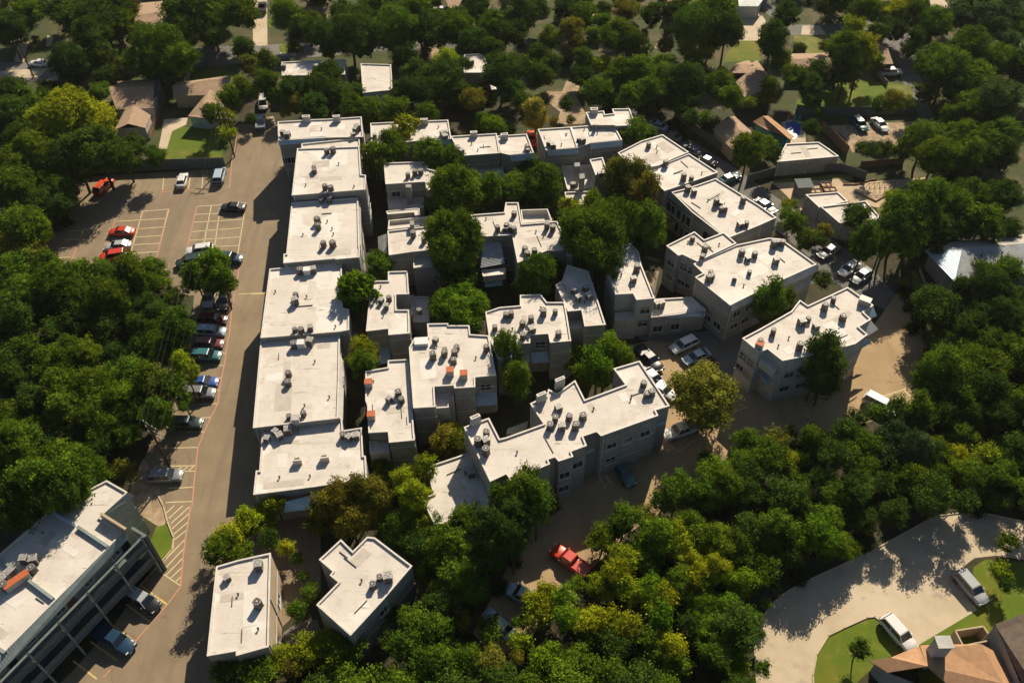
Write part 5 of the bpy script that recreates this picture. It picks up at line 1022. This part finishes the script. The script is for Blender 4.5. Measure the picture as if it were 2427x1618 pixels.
def tree(px, py, rpx, kind, k=None, shape=None, hz=None, name=None, cat='tree', mass=False):
    if k: px, py = q(k, px, py); rpx = rpx/3.92
    s = PXM(px, py); R = rpx/s*(1.14 if py > 430 else 1.10)
    H = (1.7+1.5*R if R < 3 else 2.0+1.75*R) if hz is None else hz
    if hz is None and R > 1.6: H += rnd.uniform(-.8, 2.6)
    zc = H-R*.72; zc = max(zc, R*.62)
    p = G(px, py, zc)
    if shape: R0, me = CROWN[shape][0]
    else:
        cls = 's' if R < 2.0 else 'm' if R < 3.25 else 'l' if R < 5 else 'x'; R0, me = rnd.choice(CROWN[cls])
    sc = R/R0
    if mass:
        tt = tuple(x*ALB for x in TINT[kind]); v = rnd.uniform(.8, 1.25); g_ = rnd.uniform(-.12, .12); MASS.append((p.x, p.y, zc, R, (tt[0]*v*(1+g_), tt[1]*v, tt[2]*v*(1-g_)))); TP.append((p.x, p.y, R)); return None
    t = empty(name or ('tree' if R > 1.3 else 'shrub'), (p.x, p.y, 0), rnd.uniform(0, 6.28))
    c = bpy.data.objects.new('crown', me); COL.objects.link(c); c.parent = t; zs = max(1.0, min(1.9, H/(2.5*R))); c.location = (0, 0, zc-(zs-1)*R*.55); c.scale = (sc*rnd.uniform(.9, 1.12), sc*rnd.uniform(.9, 1.12), sc*zs*rnd.uniform(.9, 1.12))
    tt = tuple(x*ALB for x in TINT[kind]); v = rnd.uniform(.82, 1.2); g_ = rnd.uniform(-.12, .12); c['tint'] = (tt[0]*v*(1+g_), tt[1]*v, tt[2]*v*(1-g_))
    o = bpy.data.objects.new('trunk', rnd.choice(TRUNK)); COL.objects.link(o); o.parent = t; ts = max(.2, (zc+R*.2)/8.0); tx = min(ts, R/4.2); o.scale = (tx, tx, ts)
    d2 = sorted((math.hypot(px-l[0], (py-l[1])*1.2), l) for l in LAND)[:2]
    def rel(l):
        dx, dy = px-l[0], py-l[1]
        if abs(dx) < 22 and abs(dy) < 22: return 'over'
        if abs(dx) > abs(dy)*1.0: return 'right of' if dx > 0 else 'left of'
        return 'below' if dy > 0 else 'behind'
    size = 'small' if R < 2.1 else 'medium' if R < 3.4 else 'large' if R < 5 else 'broad'
    base = f'{size} {WORD[kind]} {"spiky " if shape == "spiky" else "thin leaved " if shape == "sparse" else ""}{"tree" if R > 1.3 else "shrub"} {rel(d2[0][1])} {d2[0][1][2]}'
    TL.setdefault(base, []).append((px, py, t)); tag(t, base, 'tree' if R > 1.3 else 'shrub', 'trees of the neighbourhood'); TP.append((p.x, p.y, R))
    return t
TP = []
TREES = {
'00': 'd 60 250 140 180 210 110 700 150 180 950 180 190 850 350 170 1000 60 200 560 90 120 950 500 110 670 560 190 450 830 100 1000 700 110 100 860 140 100 1060 180 250 1250 150 900 1380 200 1250 1340 110 1150 1450 160 700 1480 200 1750 120 200 1650 280 150 1950 310 120 2260 450 110 450 1420 150 300 60 110 1350 330 120|g 250 110 120 1080 220 150 1480 480 250 1680 520 140 1320 560 150 1180 560 90 650 830 100 920 850 90 300 1450 200 1430 1450 100 80 1500 120 1950 170 150 2080 100 150 2250 120 150 2150 900 120 2250 820 110 2060 1350 60 1960 1050 100 200 900 110 1520 420 160|y 640 1080 230 450 1130 170 860 1130 190 650 1280 200 2090 1090 90 2110 1240 75 260 60 90|o 1180 60 120 1000 560 120 2300 600 90 700 720 70|d 180 1350 120 1550 700 90 20 900 100 2330 1100 60',
'10': 'g 320 130 150 1100 60 140 1500 100 150 1300 250 200 1900 250 160 1700 170 100 2250 250 150 1310 1010 125 1600 1060 115 1280 1380 150 1130 1450 130 1640 1430 150 1840 1480 110 100 560 110 110 740 110 930 990 120 1080 1010 110 820 1010 90 560 200 100|d 560 280 110 680 740 170 620 860 180 780 860 130 900 300 200 850 150 150 700 350 150 1000 420 130 1550 250 150 1700 330 140 2100 100 150 2300 650 150 1400 500 130 1950 620 90 1750 750 190 1600 850 150 1500 680 130 1880 850 130 2100 850 100 1400 850 130 350 800 100 480 640 90 960 880 110 2050 400 150 2200 480 130 550 1000 120 180 880 90 1000 180 130|o 410 930 85 300 1050 55 400 1010 60|y 700 470 80 30 860 65 1800 560 120|k 2240 1180 110 2130 1120 90|o 2050 920 110',
'20': 'd 150 120 150 300 80 110 60 300 130 430 600 100 330 700 120 1350 130 110 1600 110 150 1200 420 140 2050 260 140 1650 760 180 1100 760 110 1720 1100 90 560 960 80 100 620 130 60 850 130 300 500 110 150 950 100 700 700 110 1450 850 130 1650 950 130 1300 1000 110 900 90 90 550 70 110|g 400 350 110 820 330 90 900 220 110 1180 90 80 1050 330 150 1750 230 190 1950 120 170 1750 560 100 1080 640 130 1250 640 130 1450 600 120 1300 830 130 820 850 140 950 760 110 1150 900 120 1980 780 140 2080 900 120 1850 1080 70 1200 1200 130 1330 1250 90 2250 1380 150 1900 330 120 720 530 90 200 1520 120 30 1200 60 1480 690 110|o 600 270 105 650 430 110 1100 100 110 1480 420 80 440 1130 50 600 1110 50 1060 1510 100|y 1690 430 105 1860 460 100 880 610 105 2000 690 80 1040 600 80 2270 950 60|r 1350 1450 60',
'30': 'd 130 330 140 370 465 75 830 580 150 560 650 110 480 800 120 1250 270 120 1100 300 100 1500 330 120 1850 800 150 2100 1080 130 2250 1420 150 870 800 45 700 740 55 450 930 80 530 960 60 480 1180 85 950 1370 80 1050 1385 80 1170 1370 80 120 1430 90 900 120 110 1700 700 120 250 130 120 650 60 100 1400 450 90 1560 850 110|g 800 420 135 1070 560 90 600 430 60 200 560 105 330 690 115 1130 120 120 1450 130 140 1650 200 150 1600 560 160 1750 620 190 1950 430 180 2200 560 160 1950 1000 170 1780 1080 120 2250 1250 165 1900 1280 165 1530 1310 175 1350 1370 115 1650 1430 170 1950 1430 150 1100 970 80 560 1040 48 60 1350 100 1380 950 70 1000 90 110 100 800 90|y 870 260 105 1300 100 120 980 430 120 1780 560 60|o 1240 940 110 70 910 80|b 1900 120 160 2150 200 165 2300 80 155 2230 900 190 2320 400 120',
'01': 'g 100 150 190 350 130 175 550 170 135 60 530 130 230 520 160 380 600 95 100 930 150 330 960 130 250 1150 170 500 1050 170 750 1000 150 650 1150 165 950 980 130 1200 950 145 1400 940 120 1000 1150 160 1100 1300 150 1620 1190 90 1620 1440 140 1450 1500 100 480 1480 100 1800 960 110 2050 1000 120 1950 1070 100 2180 1060 45 1750 1080 85 1500 1030 95|d 600 245 130 300 300 130 150 370 110 1300 1130 120 850 1250 130 450 1380 130 150 1400 150 700 1400 150 950 1480 150 1300 1450 130 600 1280 130 350 1300 120 1200 1250 120 1380 1250 110 1480 1330 100 560 330 110 420 400 90 60 700 80|k 2000 870 135 1450 1050 90|o 200 740 170 330 830 110 90 690 100',
'11': 'g 1170 880 125 1780 560 160 1950 560 150 1850 700 190 1900 200 215 2220 150 120 1700 310 100 2050 320 110 1760 130 100|d 1850 900 170 2050 1000 100 1700 1000 90 1960 850 120 2350 180 100|k 1900 1300 225 1780 1230 120 2050 1250 130',
'21': 'g 60 160 140 350 130 170 800 330 115 900 500 170 700 560 160 550 560 95 1050 450 140 1330 430 115 1050 600 110 300 950 160 180 970 95 1080 940 55 1400 640 90 430 900 110|d 780 750 200 650 700 120 380 1120 110 1250 560 130 950 750 130 1000 850 90 200 300 100 420 260 90 1250 700 110 120 1100 90|y 600 370 120 1180 330 90 1400 560 105 860 1560 80|o 1080 90 170 1200 60 130 1310 180 110 1460 670 45 530 120 60|g 1000 880 70',
'31': 'g 330 500 105 430 650 115 1000 400 70 1000 620 125 1180 620 125 1350 400 165 1550 250 170 1750 330 175 1950 250 150 2080 450 145 2150 580 115 1400 650 135 100 1170 135 250 1180 85 2050 950 110 2300 950 140 1330 1050 42 1450 530 130 250 420 80|d 900 440 115 1600 500 170 1850 500 165 600 1030 85 50 1350 95 2150 1080 170 1900 1120 120 2250 250 150 1750 1320 110 1950 1450 150 2250 1350 180 1250 520 130 1700 650 120 550 660 80 2320 550 110 1650 780 80 2100 1250 120|o 600 560 65 640 600 45|y 250 330 55 1260 290 100 320 320 45',
'02': 'g 220 100 150 450 200 150 650 100 130 800 150 130 1300 80 130 1450 50 130 1200 330 165 1400 400 165 550 400 150 850 420 150 600 620 150 850 680 165 1000 820 150 1200 900 120 520 760 130 100 700 130 150 950 190 550 1050 130 700 1120 130 850 1200 120 350 1250 145 650 1300 120 950 1260 100 1650 450 105 1450 650 115 1700 640 45 1000 330 100 300 820 120 1300 620 110|d 100 1400 150 400 1450 140 100 350 130 300 560 140 700 900 120 400 1000 120 100 1200 130 1050 150 120 1150 750 110 800 1420 110 200 1550 120 950 980 120 50 100 110|k 1100 540 140 200 1130 110|o 1150 1210 90 1230 1290 60|y 1700 250 110',
'12': 'g 1000 210 110 1190 1180 105 1210 1270 90 1900 960 110 2300 1450 115 2330 60 120 1480 1560 90|y 1020 110 120 1400 1300 120 1600 1180 100 1480 1450 150 1650 1110 60 1850 850 90 380 1420 70 200 1510 120|o 1780 950 165 1000 1400 150 800 1450 160 1150 1450 140 650 1530 120|d 1750 1080 110 1330 1480 90|k 1250 1120 80',
'22': 'g 90 330 120 60 220 110 1080 170 110 650 200 125 700 330 105 2250 950 125 2150 1150 125 1950 1250 150 1600 1400 150 2050 1350 150 1900 1450 150 200 1260 100 280 1470 150 1450 1500 115 900 330 110 1850 1120 80|k 850 230 160 950 100 120|d 100 500 110 1750 1500 110 2250 1250 120 420 1560 90|y 1930 1330 60 1000 70 60|g 150 1400 160',
'32': 'd 600 90 155 560 230 120|g 1700 230 170 1950 150 160 2150 250 165 1600 330 140 1850 450 165 1500 600 105 1300 650 110 1100 700 100 1000 1000 140 1950 1250 140 1400 1300 150 1650 1300 150 2250 1250 130 700 1450 130 400 1120 85 60 1000 100 2330 60 110 1650 1050 130 |d 900 760 110 800 850 120 2150 480 160 900 1400 150 1400 830 130 1700 700 130 1950 700 140 2250 700 130 1500 750 110 700 1100 130 600 1300 120 1150 1350 110 640 220 170 600 380 150|b 1250 900 150 1200 1100 165 1450 1000 150|y 1850 1100 120 2100 1080 110 250 1150 120|o 2120 1060 70 150 950 110 280 880 80|g 2200 1150 120',
'03': 'y 2150 300 170 2300 130 130|g 2050 400 150 2250 430 120 2100 1530 130 2320 1520 120 1980 340 90|d 30 -60 140 350 -80 120',
'13': 'y 100 100 140 300 380 80 500 1350 160 700 1210 110 200 1400 140 1500 120 110|g 400 480 70 400 950 100 520 800 85 550 730 55 1350 180 150 1700 170 150 1950 120 140 1900 650 190 1780 780 150 2050 780 130 1500 1100 150 1700 1150 150 1450 1300 160 2200 1150 130 1700 1450 170 1950 1400 150 800 1350 170 100 1520 120 470 650 55|o 650 100 150 900 90 160 1150 60 140 1950 1050 90 2200 1450 150 350 1510 110 1550 1500 80|d 1500 350 120 2200 150 150 2150 350 140 1750 900 150 1650 600 120 1250 300 100 2250 500 110 1300 1000 90 1250 1250 100 2100 550 80 150 300 100',
'23': 'g 900 300 150 1100 100 140 1300 450 160 1700 170 150 1950 300 165 2150 400 165 1600 700 150 650 720 85 2250 1050 120 1600 1450 120 2000 1350 175 650 1450 150 1250 1500 110 120 1080 75|d 90 60 150 60 260 130 1000 200 120 2250 200 150 1000 1300 130 830 1300 120 1150 1250 120 1700 1100 110 1150 400 90 60 150 110 130 300 100|y 1080 500 140 1050 600 120 1130 760 130 400 870 170 1560 1280 120 1150 1090 120 1700 520 140 1950 550 130 760 1080 140 1550 290 150 130 1250 110 900 720 150 2100 1000 80 2180 1500 90 1330 560 100 1480 820 120 1780 640 130 950 1050 120 300 1000 130 250 870 110 1350 900 120|k 1400 250 170 1350 780 140 550 830 110 1450 1000 125 1850 650 130 2050 950 140 2130 1450 110 550 1010 120 2200 700 150 1800 900 150 1900 1150 150 350 1450 180|o 1300 100 110 100 1400 70',
'33': 'g 150 150 170 100 350 145 70 600 130 650 100 130 60 900 55 850 400 100 20 1180 45 30 1500 85 2320 330 110|k 550 250 165 720 330 150|y 2250 600 90|d 400 60 140 950 120 130 300 430 120 1250 60 130 1550 -20 120 1900 -40 120 2200 -60 120 600 420 100|d 2290 720 80'}
ALL = []
for k, s in TREES.items():
    for part in s.split('|'):
        v = part.split(); kd = v[0]; v = [float(x) for x in v[1:]]
        for i in range(0, len(v), 3): ALL.append((v[i+2], kd in 'yokYr', v[i], v[i+1], kd, k))
HZ = {}
for t_ in '''32 600 90 11.5|32 560 230 10|32 640 220 10.5|32 600 380 8|31 100 1170 10.5|31 250 1180 9|21 1000 850 12|11 1780 560 14|11 1950 560 14|11 1850 700 13|11 1900 200 12|11 2220 150 11|11 1760 130 11|21 300 950 11|21 180 970 10|12 2330 60 11|22 850 230 9.5|22 950 100 9.5|22 1080 170 9|10 1280 1380 10|10 1130 1450 10|10 1640 1430 10|10 1840 1480 10|21 60 160 10|21 350 130 11|21 900 500 14|21 700 560 14|21 800 330 13|21 1050 450 14|21 1080 90 12|21 1200 60 12|21 1330 430 13|21 1310 180 13|12 1000 1400 9.5|12 800 1450 9.5|12 1150 1450 9|12 650 1530 8|12 1480 1450 9|12 1600 1180 8|12 1400 1300 8|12 1020 110 9|12 1000 210 9|31 900 440 7.5|30 800 420 13|30 980 430 13|30 870 260 12|30 830 580 12|30 130 330 13|20 1750 230 13|20 1950 120 13|20 2050 260 12|00 1480 480 12|00 1680 520 11|31 1180 620 11|31 1000 620 12|31 1350 400 13|31 1550 250 14|31 1250 520 12|31 1400 650 10|31 1450 530 11|32 1500 600 9|32 1300 650 8|32 1700 230 10|32 1600 330 9|22 200 1260 11|22 150 1400 13|22 280 1470 12|22 90 330 10|13 2200 150 14|13 2300 0 14|23 90 60 12|23 60 260 11|13 2150 350 12|01 1620 1440 10|02 1700 250 10|02 1650 450 10|02 1450 650 10|02 1700 640 8|01 2000 870 9|01 1800 960 9|01 2050 1000 9|12 2300 1450 11|12 1900 960 6|12 1780 950 6.5|10 680 740 9|10 620 860 9|11 1170 880 8'''.split('|'):
    v = t_.split(); HZ[(v[0], float(v[1]), float(v[2]))] = float(v[3])
def vis(e):     # larger, differently coloured and free standing crowns count as the readable ones
    px, py = q(e[5], e[2], e[3]); inside = 560 < px < 1750 and 250 < py < 1250
    return e[0]+(60 if (e[5], e[2], e[3]) in HZ else 0)+(18 if e[1] else 0)+(45 if inside else 0)+(-60 if py < 40 or px < 15 or px > 2410 or py > 1600 else 0)
ALL.sort(key=vis, reverse=True)
for i, e in enumerate(ALL): tree(e[2], e[3], e[0], e[4], e[5], mass=i >= 290, hz=HZ.get((e[5], e[2], e[3])))
tree(965, 1130, 165, 'k', '11', 'spiky', hz=11.0)
tree(330, 1330, 190, 'g', '02', hz=16); tree(620, 1260, 160, 'g', '02', hz=15); tree(120, 1500, 180, 'd', '02', hz=15); tree(560, 1420, 120, 'd', '02', hz=14.5)
tree(870, 640, 220, 'g', '21', hz=15); tree(640, 500, 130, 'g', '21', hz=13); tree(1420, 1200, 150, 'y', '10', 'sparse', hz=10.5)
t = tree(1835, 545, 262, 'o', '22', hz=9.5); t['label'] = 'broad olive coloured round tree behind the white parked pickup'; TL = {b: [e for e in L if e[2] is not t] for b, L in TL.items()}
t = tree(270, 1010, 110, 'Y', '20', hz=9); t2 = tree(270, 1100, 110, 'Y', '20', hz=6.5)
t = tree(940, 1310, 95, 'd', '33', hz=4.4); t['label'] = 'small lone dark tree standing on the grass island of the round drive'; TL = {b: [e for e in L if e[2] is not t] for b, L in TL.items()}
for b, L in TL.items():
    if len(L) > 1:
        L.sort(key=lambda e: e[0])
        for i, e in enumerate(L): e[2]['label'] = f'{b}, {ORDW[min(i, 13)]} from left'
# everything that reads only as a mass between the readable crowns: one object of instanced crowns
def PX(x, y, z):
    dx, dy, dz = x, y, z-HC; r = dx; u = dy*_s+dz*_c; w_ = dy*_c-dz*_s; r, u = _cr*r/w_-_sr*u/w_, _sr*r/w_+_cr*u/w_; return CX+F*r, CY-F*u
CLEAR = [(655, 135, 830, 190), (845, 140, 940, 240), (1085, 120, 1175, 210), (255, 190, 400, 315), (400, 170, 560, 392), (0, 130, 130, 190), (1860, 185, 2190, 280), (1870, 75, 2000, 150), (1735, 20, 1835, 145), (1700, 110, 1850, 250), (1920, 285, 2190, 350), (590, -20, 640, 140), (1290, 190, 1400, 300), (2200, 75, 2265, 130), (2080, 100, 2200, 230), (310, 10, 380, 70), (2240, -30, 2262, 20), (2185, 545, 2430, 668), (745, 1275, 985, 1510), (488, 1305, 670, 1560), (1000, 1070, 1165, 1200)]
def fill(polys, count, seed, kinds='ddg', rr=(2.2, 3.6), low=False, key=0):
    r = random.Random(seed); W = [ccw([tuple(G(x, y, 3)[:2]) for x, y in p]) for p in polys]; ok = []; tries = 0
    boxes = [(min(p[0] for p in w_), max(p[0] for p in w_), min(p[1] for p in w_), max(p[1] for p in w_), abs(area(w_))) for w_ in W]; tot = sum(b[4] for b in boxes)
    while len(ok) < count and tries < count*30:
        tries += 1; u = r.random()*tot; i = 0
        while u > boxes[i][4] and i < len(boxes)-1: u -= boxes[i][4]; i += 1
        x = r.uniform(boxes[i][0], boxes[i][1]); y = r.uniform(boxes[i][2], boxes[i][3])
        if not inpoly((x, y), W[i]): continue
        R = r.uniform(*rr)
        if not low and any(math.hypot(x-a, y-b) < (R+c)*.5 for a, b, c in TP): continue
        if any(math.hypot(x-a, y-b) < (R+c)*.55 for a, b, c in ok): continue
        hx, hy = PX(x, y, R*.5 if low else 1.5+R*.9); pr = R*PXM(hx, hy)*.9
        if any(x0-pr < hx < x1+pr and y0-pr < hy < y1+pr for x0, y0, x1, y1 in CLEAR): continue
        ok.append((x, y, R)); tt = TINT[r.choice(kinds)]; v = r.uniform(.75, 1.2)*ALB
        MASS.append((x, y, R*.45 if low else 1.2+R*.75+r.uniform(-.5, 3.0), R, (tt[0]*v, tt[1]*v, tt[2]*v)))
WEST = [[(-40, 660), (380, 640), (440, 700), (440, 860), (330, 1050), (290, 1150), (100, 1180), (-40, 1300)], [(-40, 440), (180, 440), (90, 600), (-40, 620)], [(-40, 210), (250, 220), (260, 340), (180, 400), (-40, 420)]]
SOUTH = [[(900, 1250), (1230, 1250), (1230, 1340), (1120, 1460), (1100, 1560), (1250, 1590), (1330, 1480), (1420, 1360), (1560, 1220), (1760, 1090), (1900, 1010), (2090, 1000), (2180, 980), (2240, 870), (2500, 840), (2500, 1210), (2220, 1200), (1850, 1370), (1770, 1480), (1770, 1700), (520, 1700), (700, 1560), (900, 1520)]]
NORTH = [[(-120, -180), (2600, -180), (2600, 0), (2110, 30), (1850, 20), (1790, -20), (1690, 10), (1700, 110), (1730, 230), (1690, 330), (1480, 240), (1390, 230), (1310, 180), (1230, 190), (1200, 240), (1000, 260), (900, 262), (680, 262), (660, 190), (840, 190), (860, 225), (1000, 230), (1090, 190), (1200, 200), (1250, 110), (640, 90), (640, -40), (590, -40), (590, 90), (100, 110), (-120, 120)], [(2240, 20), (2600, 20), (2600, 540), (2150, 560), (2120, 500), (2250, 400), (2300, 300)], [(1040, 420), (1250, 390), (1300, 500), (1130, 470)]]
EAST = [[(2150, 620), (2220, 690), (2500, 670), (2500, 860), (2240, 880), (2160, 740)], [(2100, 500), (2200, 460), (2400, 540), (2190, 590)]]
fill(WEST, 22, 3); fill(SOUTH, 36, 4, 'dgg'); fill(NORTH, 110, 5, 'ddg', (2.8, 5.2)); fill(EAST, 26, 6)
for i, P_ in enumerate((WEST, SOUTH, NORTH, EAST)): fill(P_, (120, 180, 420, 60)[i], 20+i, 'e', (1.0, 1.9), True)  # low undergrowth in a tint darkened to stand for shade between crowns
def mass_object():
    me = bpy.data.meshes.new('woodland'); n = len(MASS); me.vertices.add(n)
    me.vertices.foreach_set('co', np.array([[m[0], m[1], m[2]] for m in MASS], np.float32).ravel())
    def at(nm, ty, data, f='value'): a = me.attributes.new(nm, ty, 'POINT'); a.data.foreach_set(f, data)
    src = [[o for o in bpy.data.objects if o.name.startswith('crown') and o.data is m_][:1] for (_, m_) in CROWN['s']+CROWN['m']]
    rad = [R for (R, _) in CROWN['s']+CROWN['m']]; have = [i for i, s_ in enumerate(src) if s_]; r = random.Random(9); idx = []; sc = []
    for m in MASS:
        c = [j for j, i in enumerate(have) if (rad[i] < 2) == (m[3] < 2.0)] or list(range(len(have))); j = r.choice(c); idx.append(j); sc.append(m[3]/rad[have[j]])
    at('which', 'INT', np.array(idx, np.int32)); at('size', 'FLOAT', np.array(sc, np.float32)); at('turn', 'FLOAT', np.array([r.uniform(0, 6.28) for _ in MASS], np.float32))
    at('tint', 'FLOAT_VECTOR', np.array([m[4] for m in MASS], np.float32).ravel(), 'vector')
    o = bpy.data.objects.new('woodland', me); COL.objects.link(o); tag(o, 'dense wood of mixed green crowns and undergrowth filling the ground between the readable trees', 'wood', kind='stuff')
    ng = bpy.data.node_groups.new('woodland', 'GeometryNodeTree'); ng.interface.new_socket('Geometry', in_out='INPUT', socket_type='NodeSocketGeometry'); ng.interface.new_socket('Geometry', in_out='OUTPUT', socket_type='NodeSocketGeometry')
    N = ng.nodes; L = ng.links; gi = N.new('NodeGroupInput'); go = N.new('NodeGroupOutput'); g2 = N.new('GeometryNodeGeometryToInstance')
    for i in reversed(have):
        # the crown mesh itself is handed over, unscaled
        oi = N.new('GeometryNodeObjectInfo'); oi.inputs['Object'].default_value = src[i][0]; oi.transform_space = 'ORIGINAL'; oi.inputs['As Instance'].default_value = False
        L.new(oi.outputs['Geometry'], g2.inputs[0])
    ip = N.new('GeometryNodeInstanceOnPoints'); L.new(gi.outputs[0], ip.inputs['Points']); L.new(g2.outputs[0], ip.inputs['Instance']); ip.inputs['Pick Instance'].default_value = True
    def na(nm, ty): a = N.new('GeometryNodeInputNamedAttribute'); a.data_type = ty; a.inputs['Name'].default_value = nm; return a.outputs['Attribute']
    L.new(na('which', 'INT'), ip.inputs['Instance Index']); L.new(na('size', 'FLOAT'), ip.inputs['Scale'])
    cx = N.new('ShaderNodeCombineXYZ'); L.new(na('turn', 'FLOAT'), cx.inputs['Z']); L.new(cx.outputs[0], ip.inputs['Rotation']); L.new(ip.outputs[0], go.inputs[0])
    md = o.modifiers.new('growth', 'NODES'); md.node_group = ng
mass_object()

# ------------------------------------------------------------------ thin air haze over the whole place
hm = bpy.data.materials.new('haze'); hm.use_nodes = True; hn = hm.node_tree.nodes; hn.clear(); ho = hn.new('ShaderNodeOutputMaterial'); hv = hn.new('ShaderNodeVolumePrincipled')
hv.inputs['Color'].default_value = (.93, .97, .92, 1); hv.inputs['Density'].default_value = HAZE; hv.inputs['Anisotropy'].default_value = .3
hm.node_tree.links.new(hv.outputs[0], ho.inputs['Volume'])
mb = MB(); mb.box((0, 245, 51.5), (960, 830, 105.5)); tag(mb.build('haze', hm), 'thin pale summer haze over the whole neighbourhood', 'haze', kind='stuff')
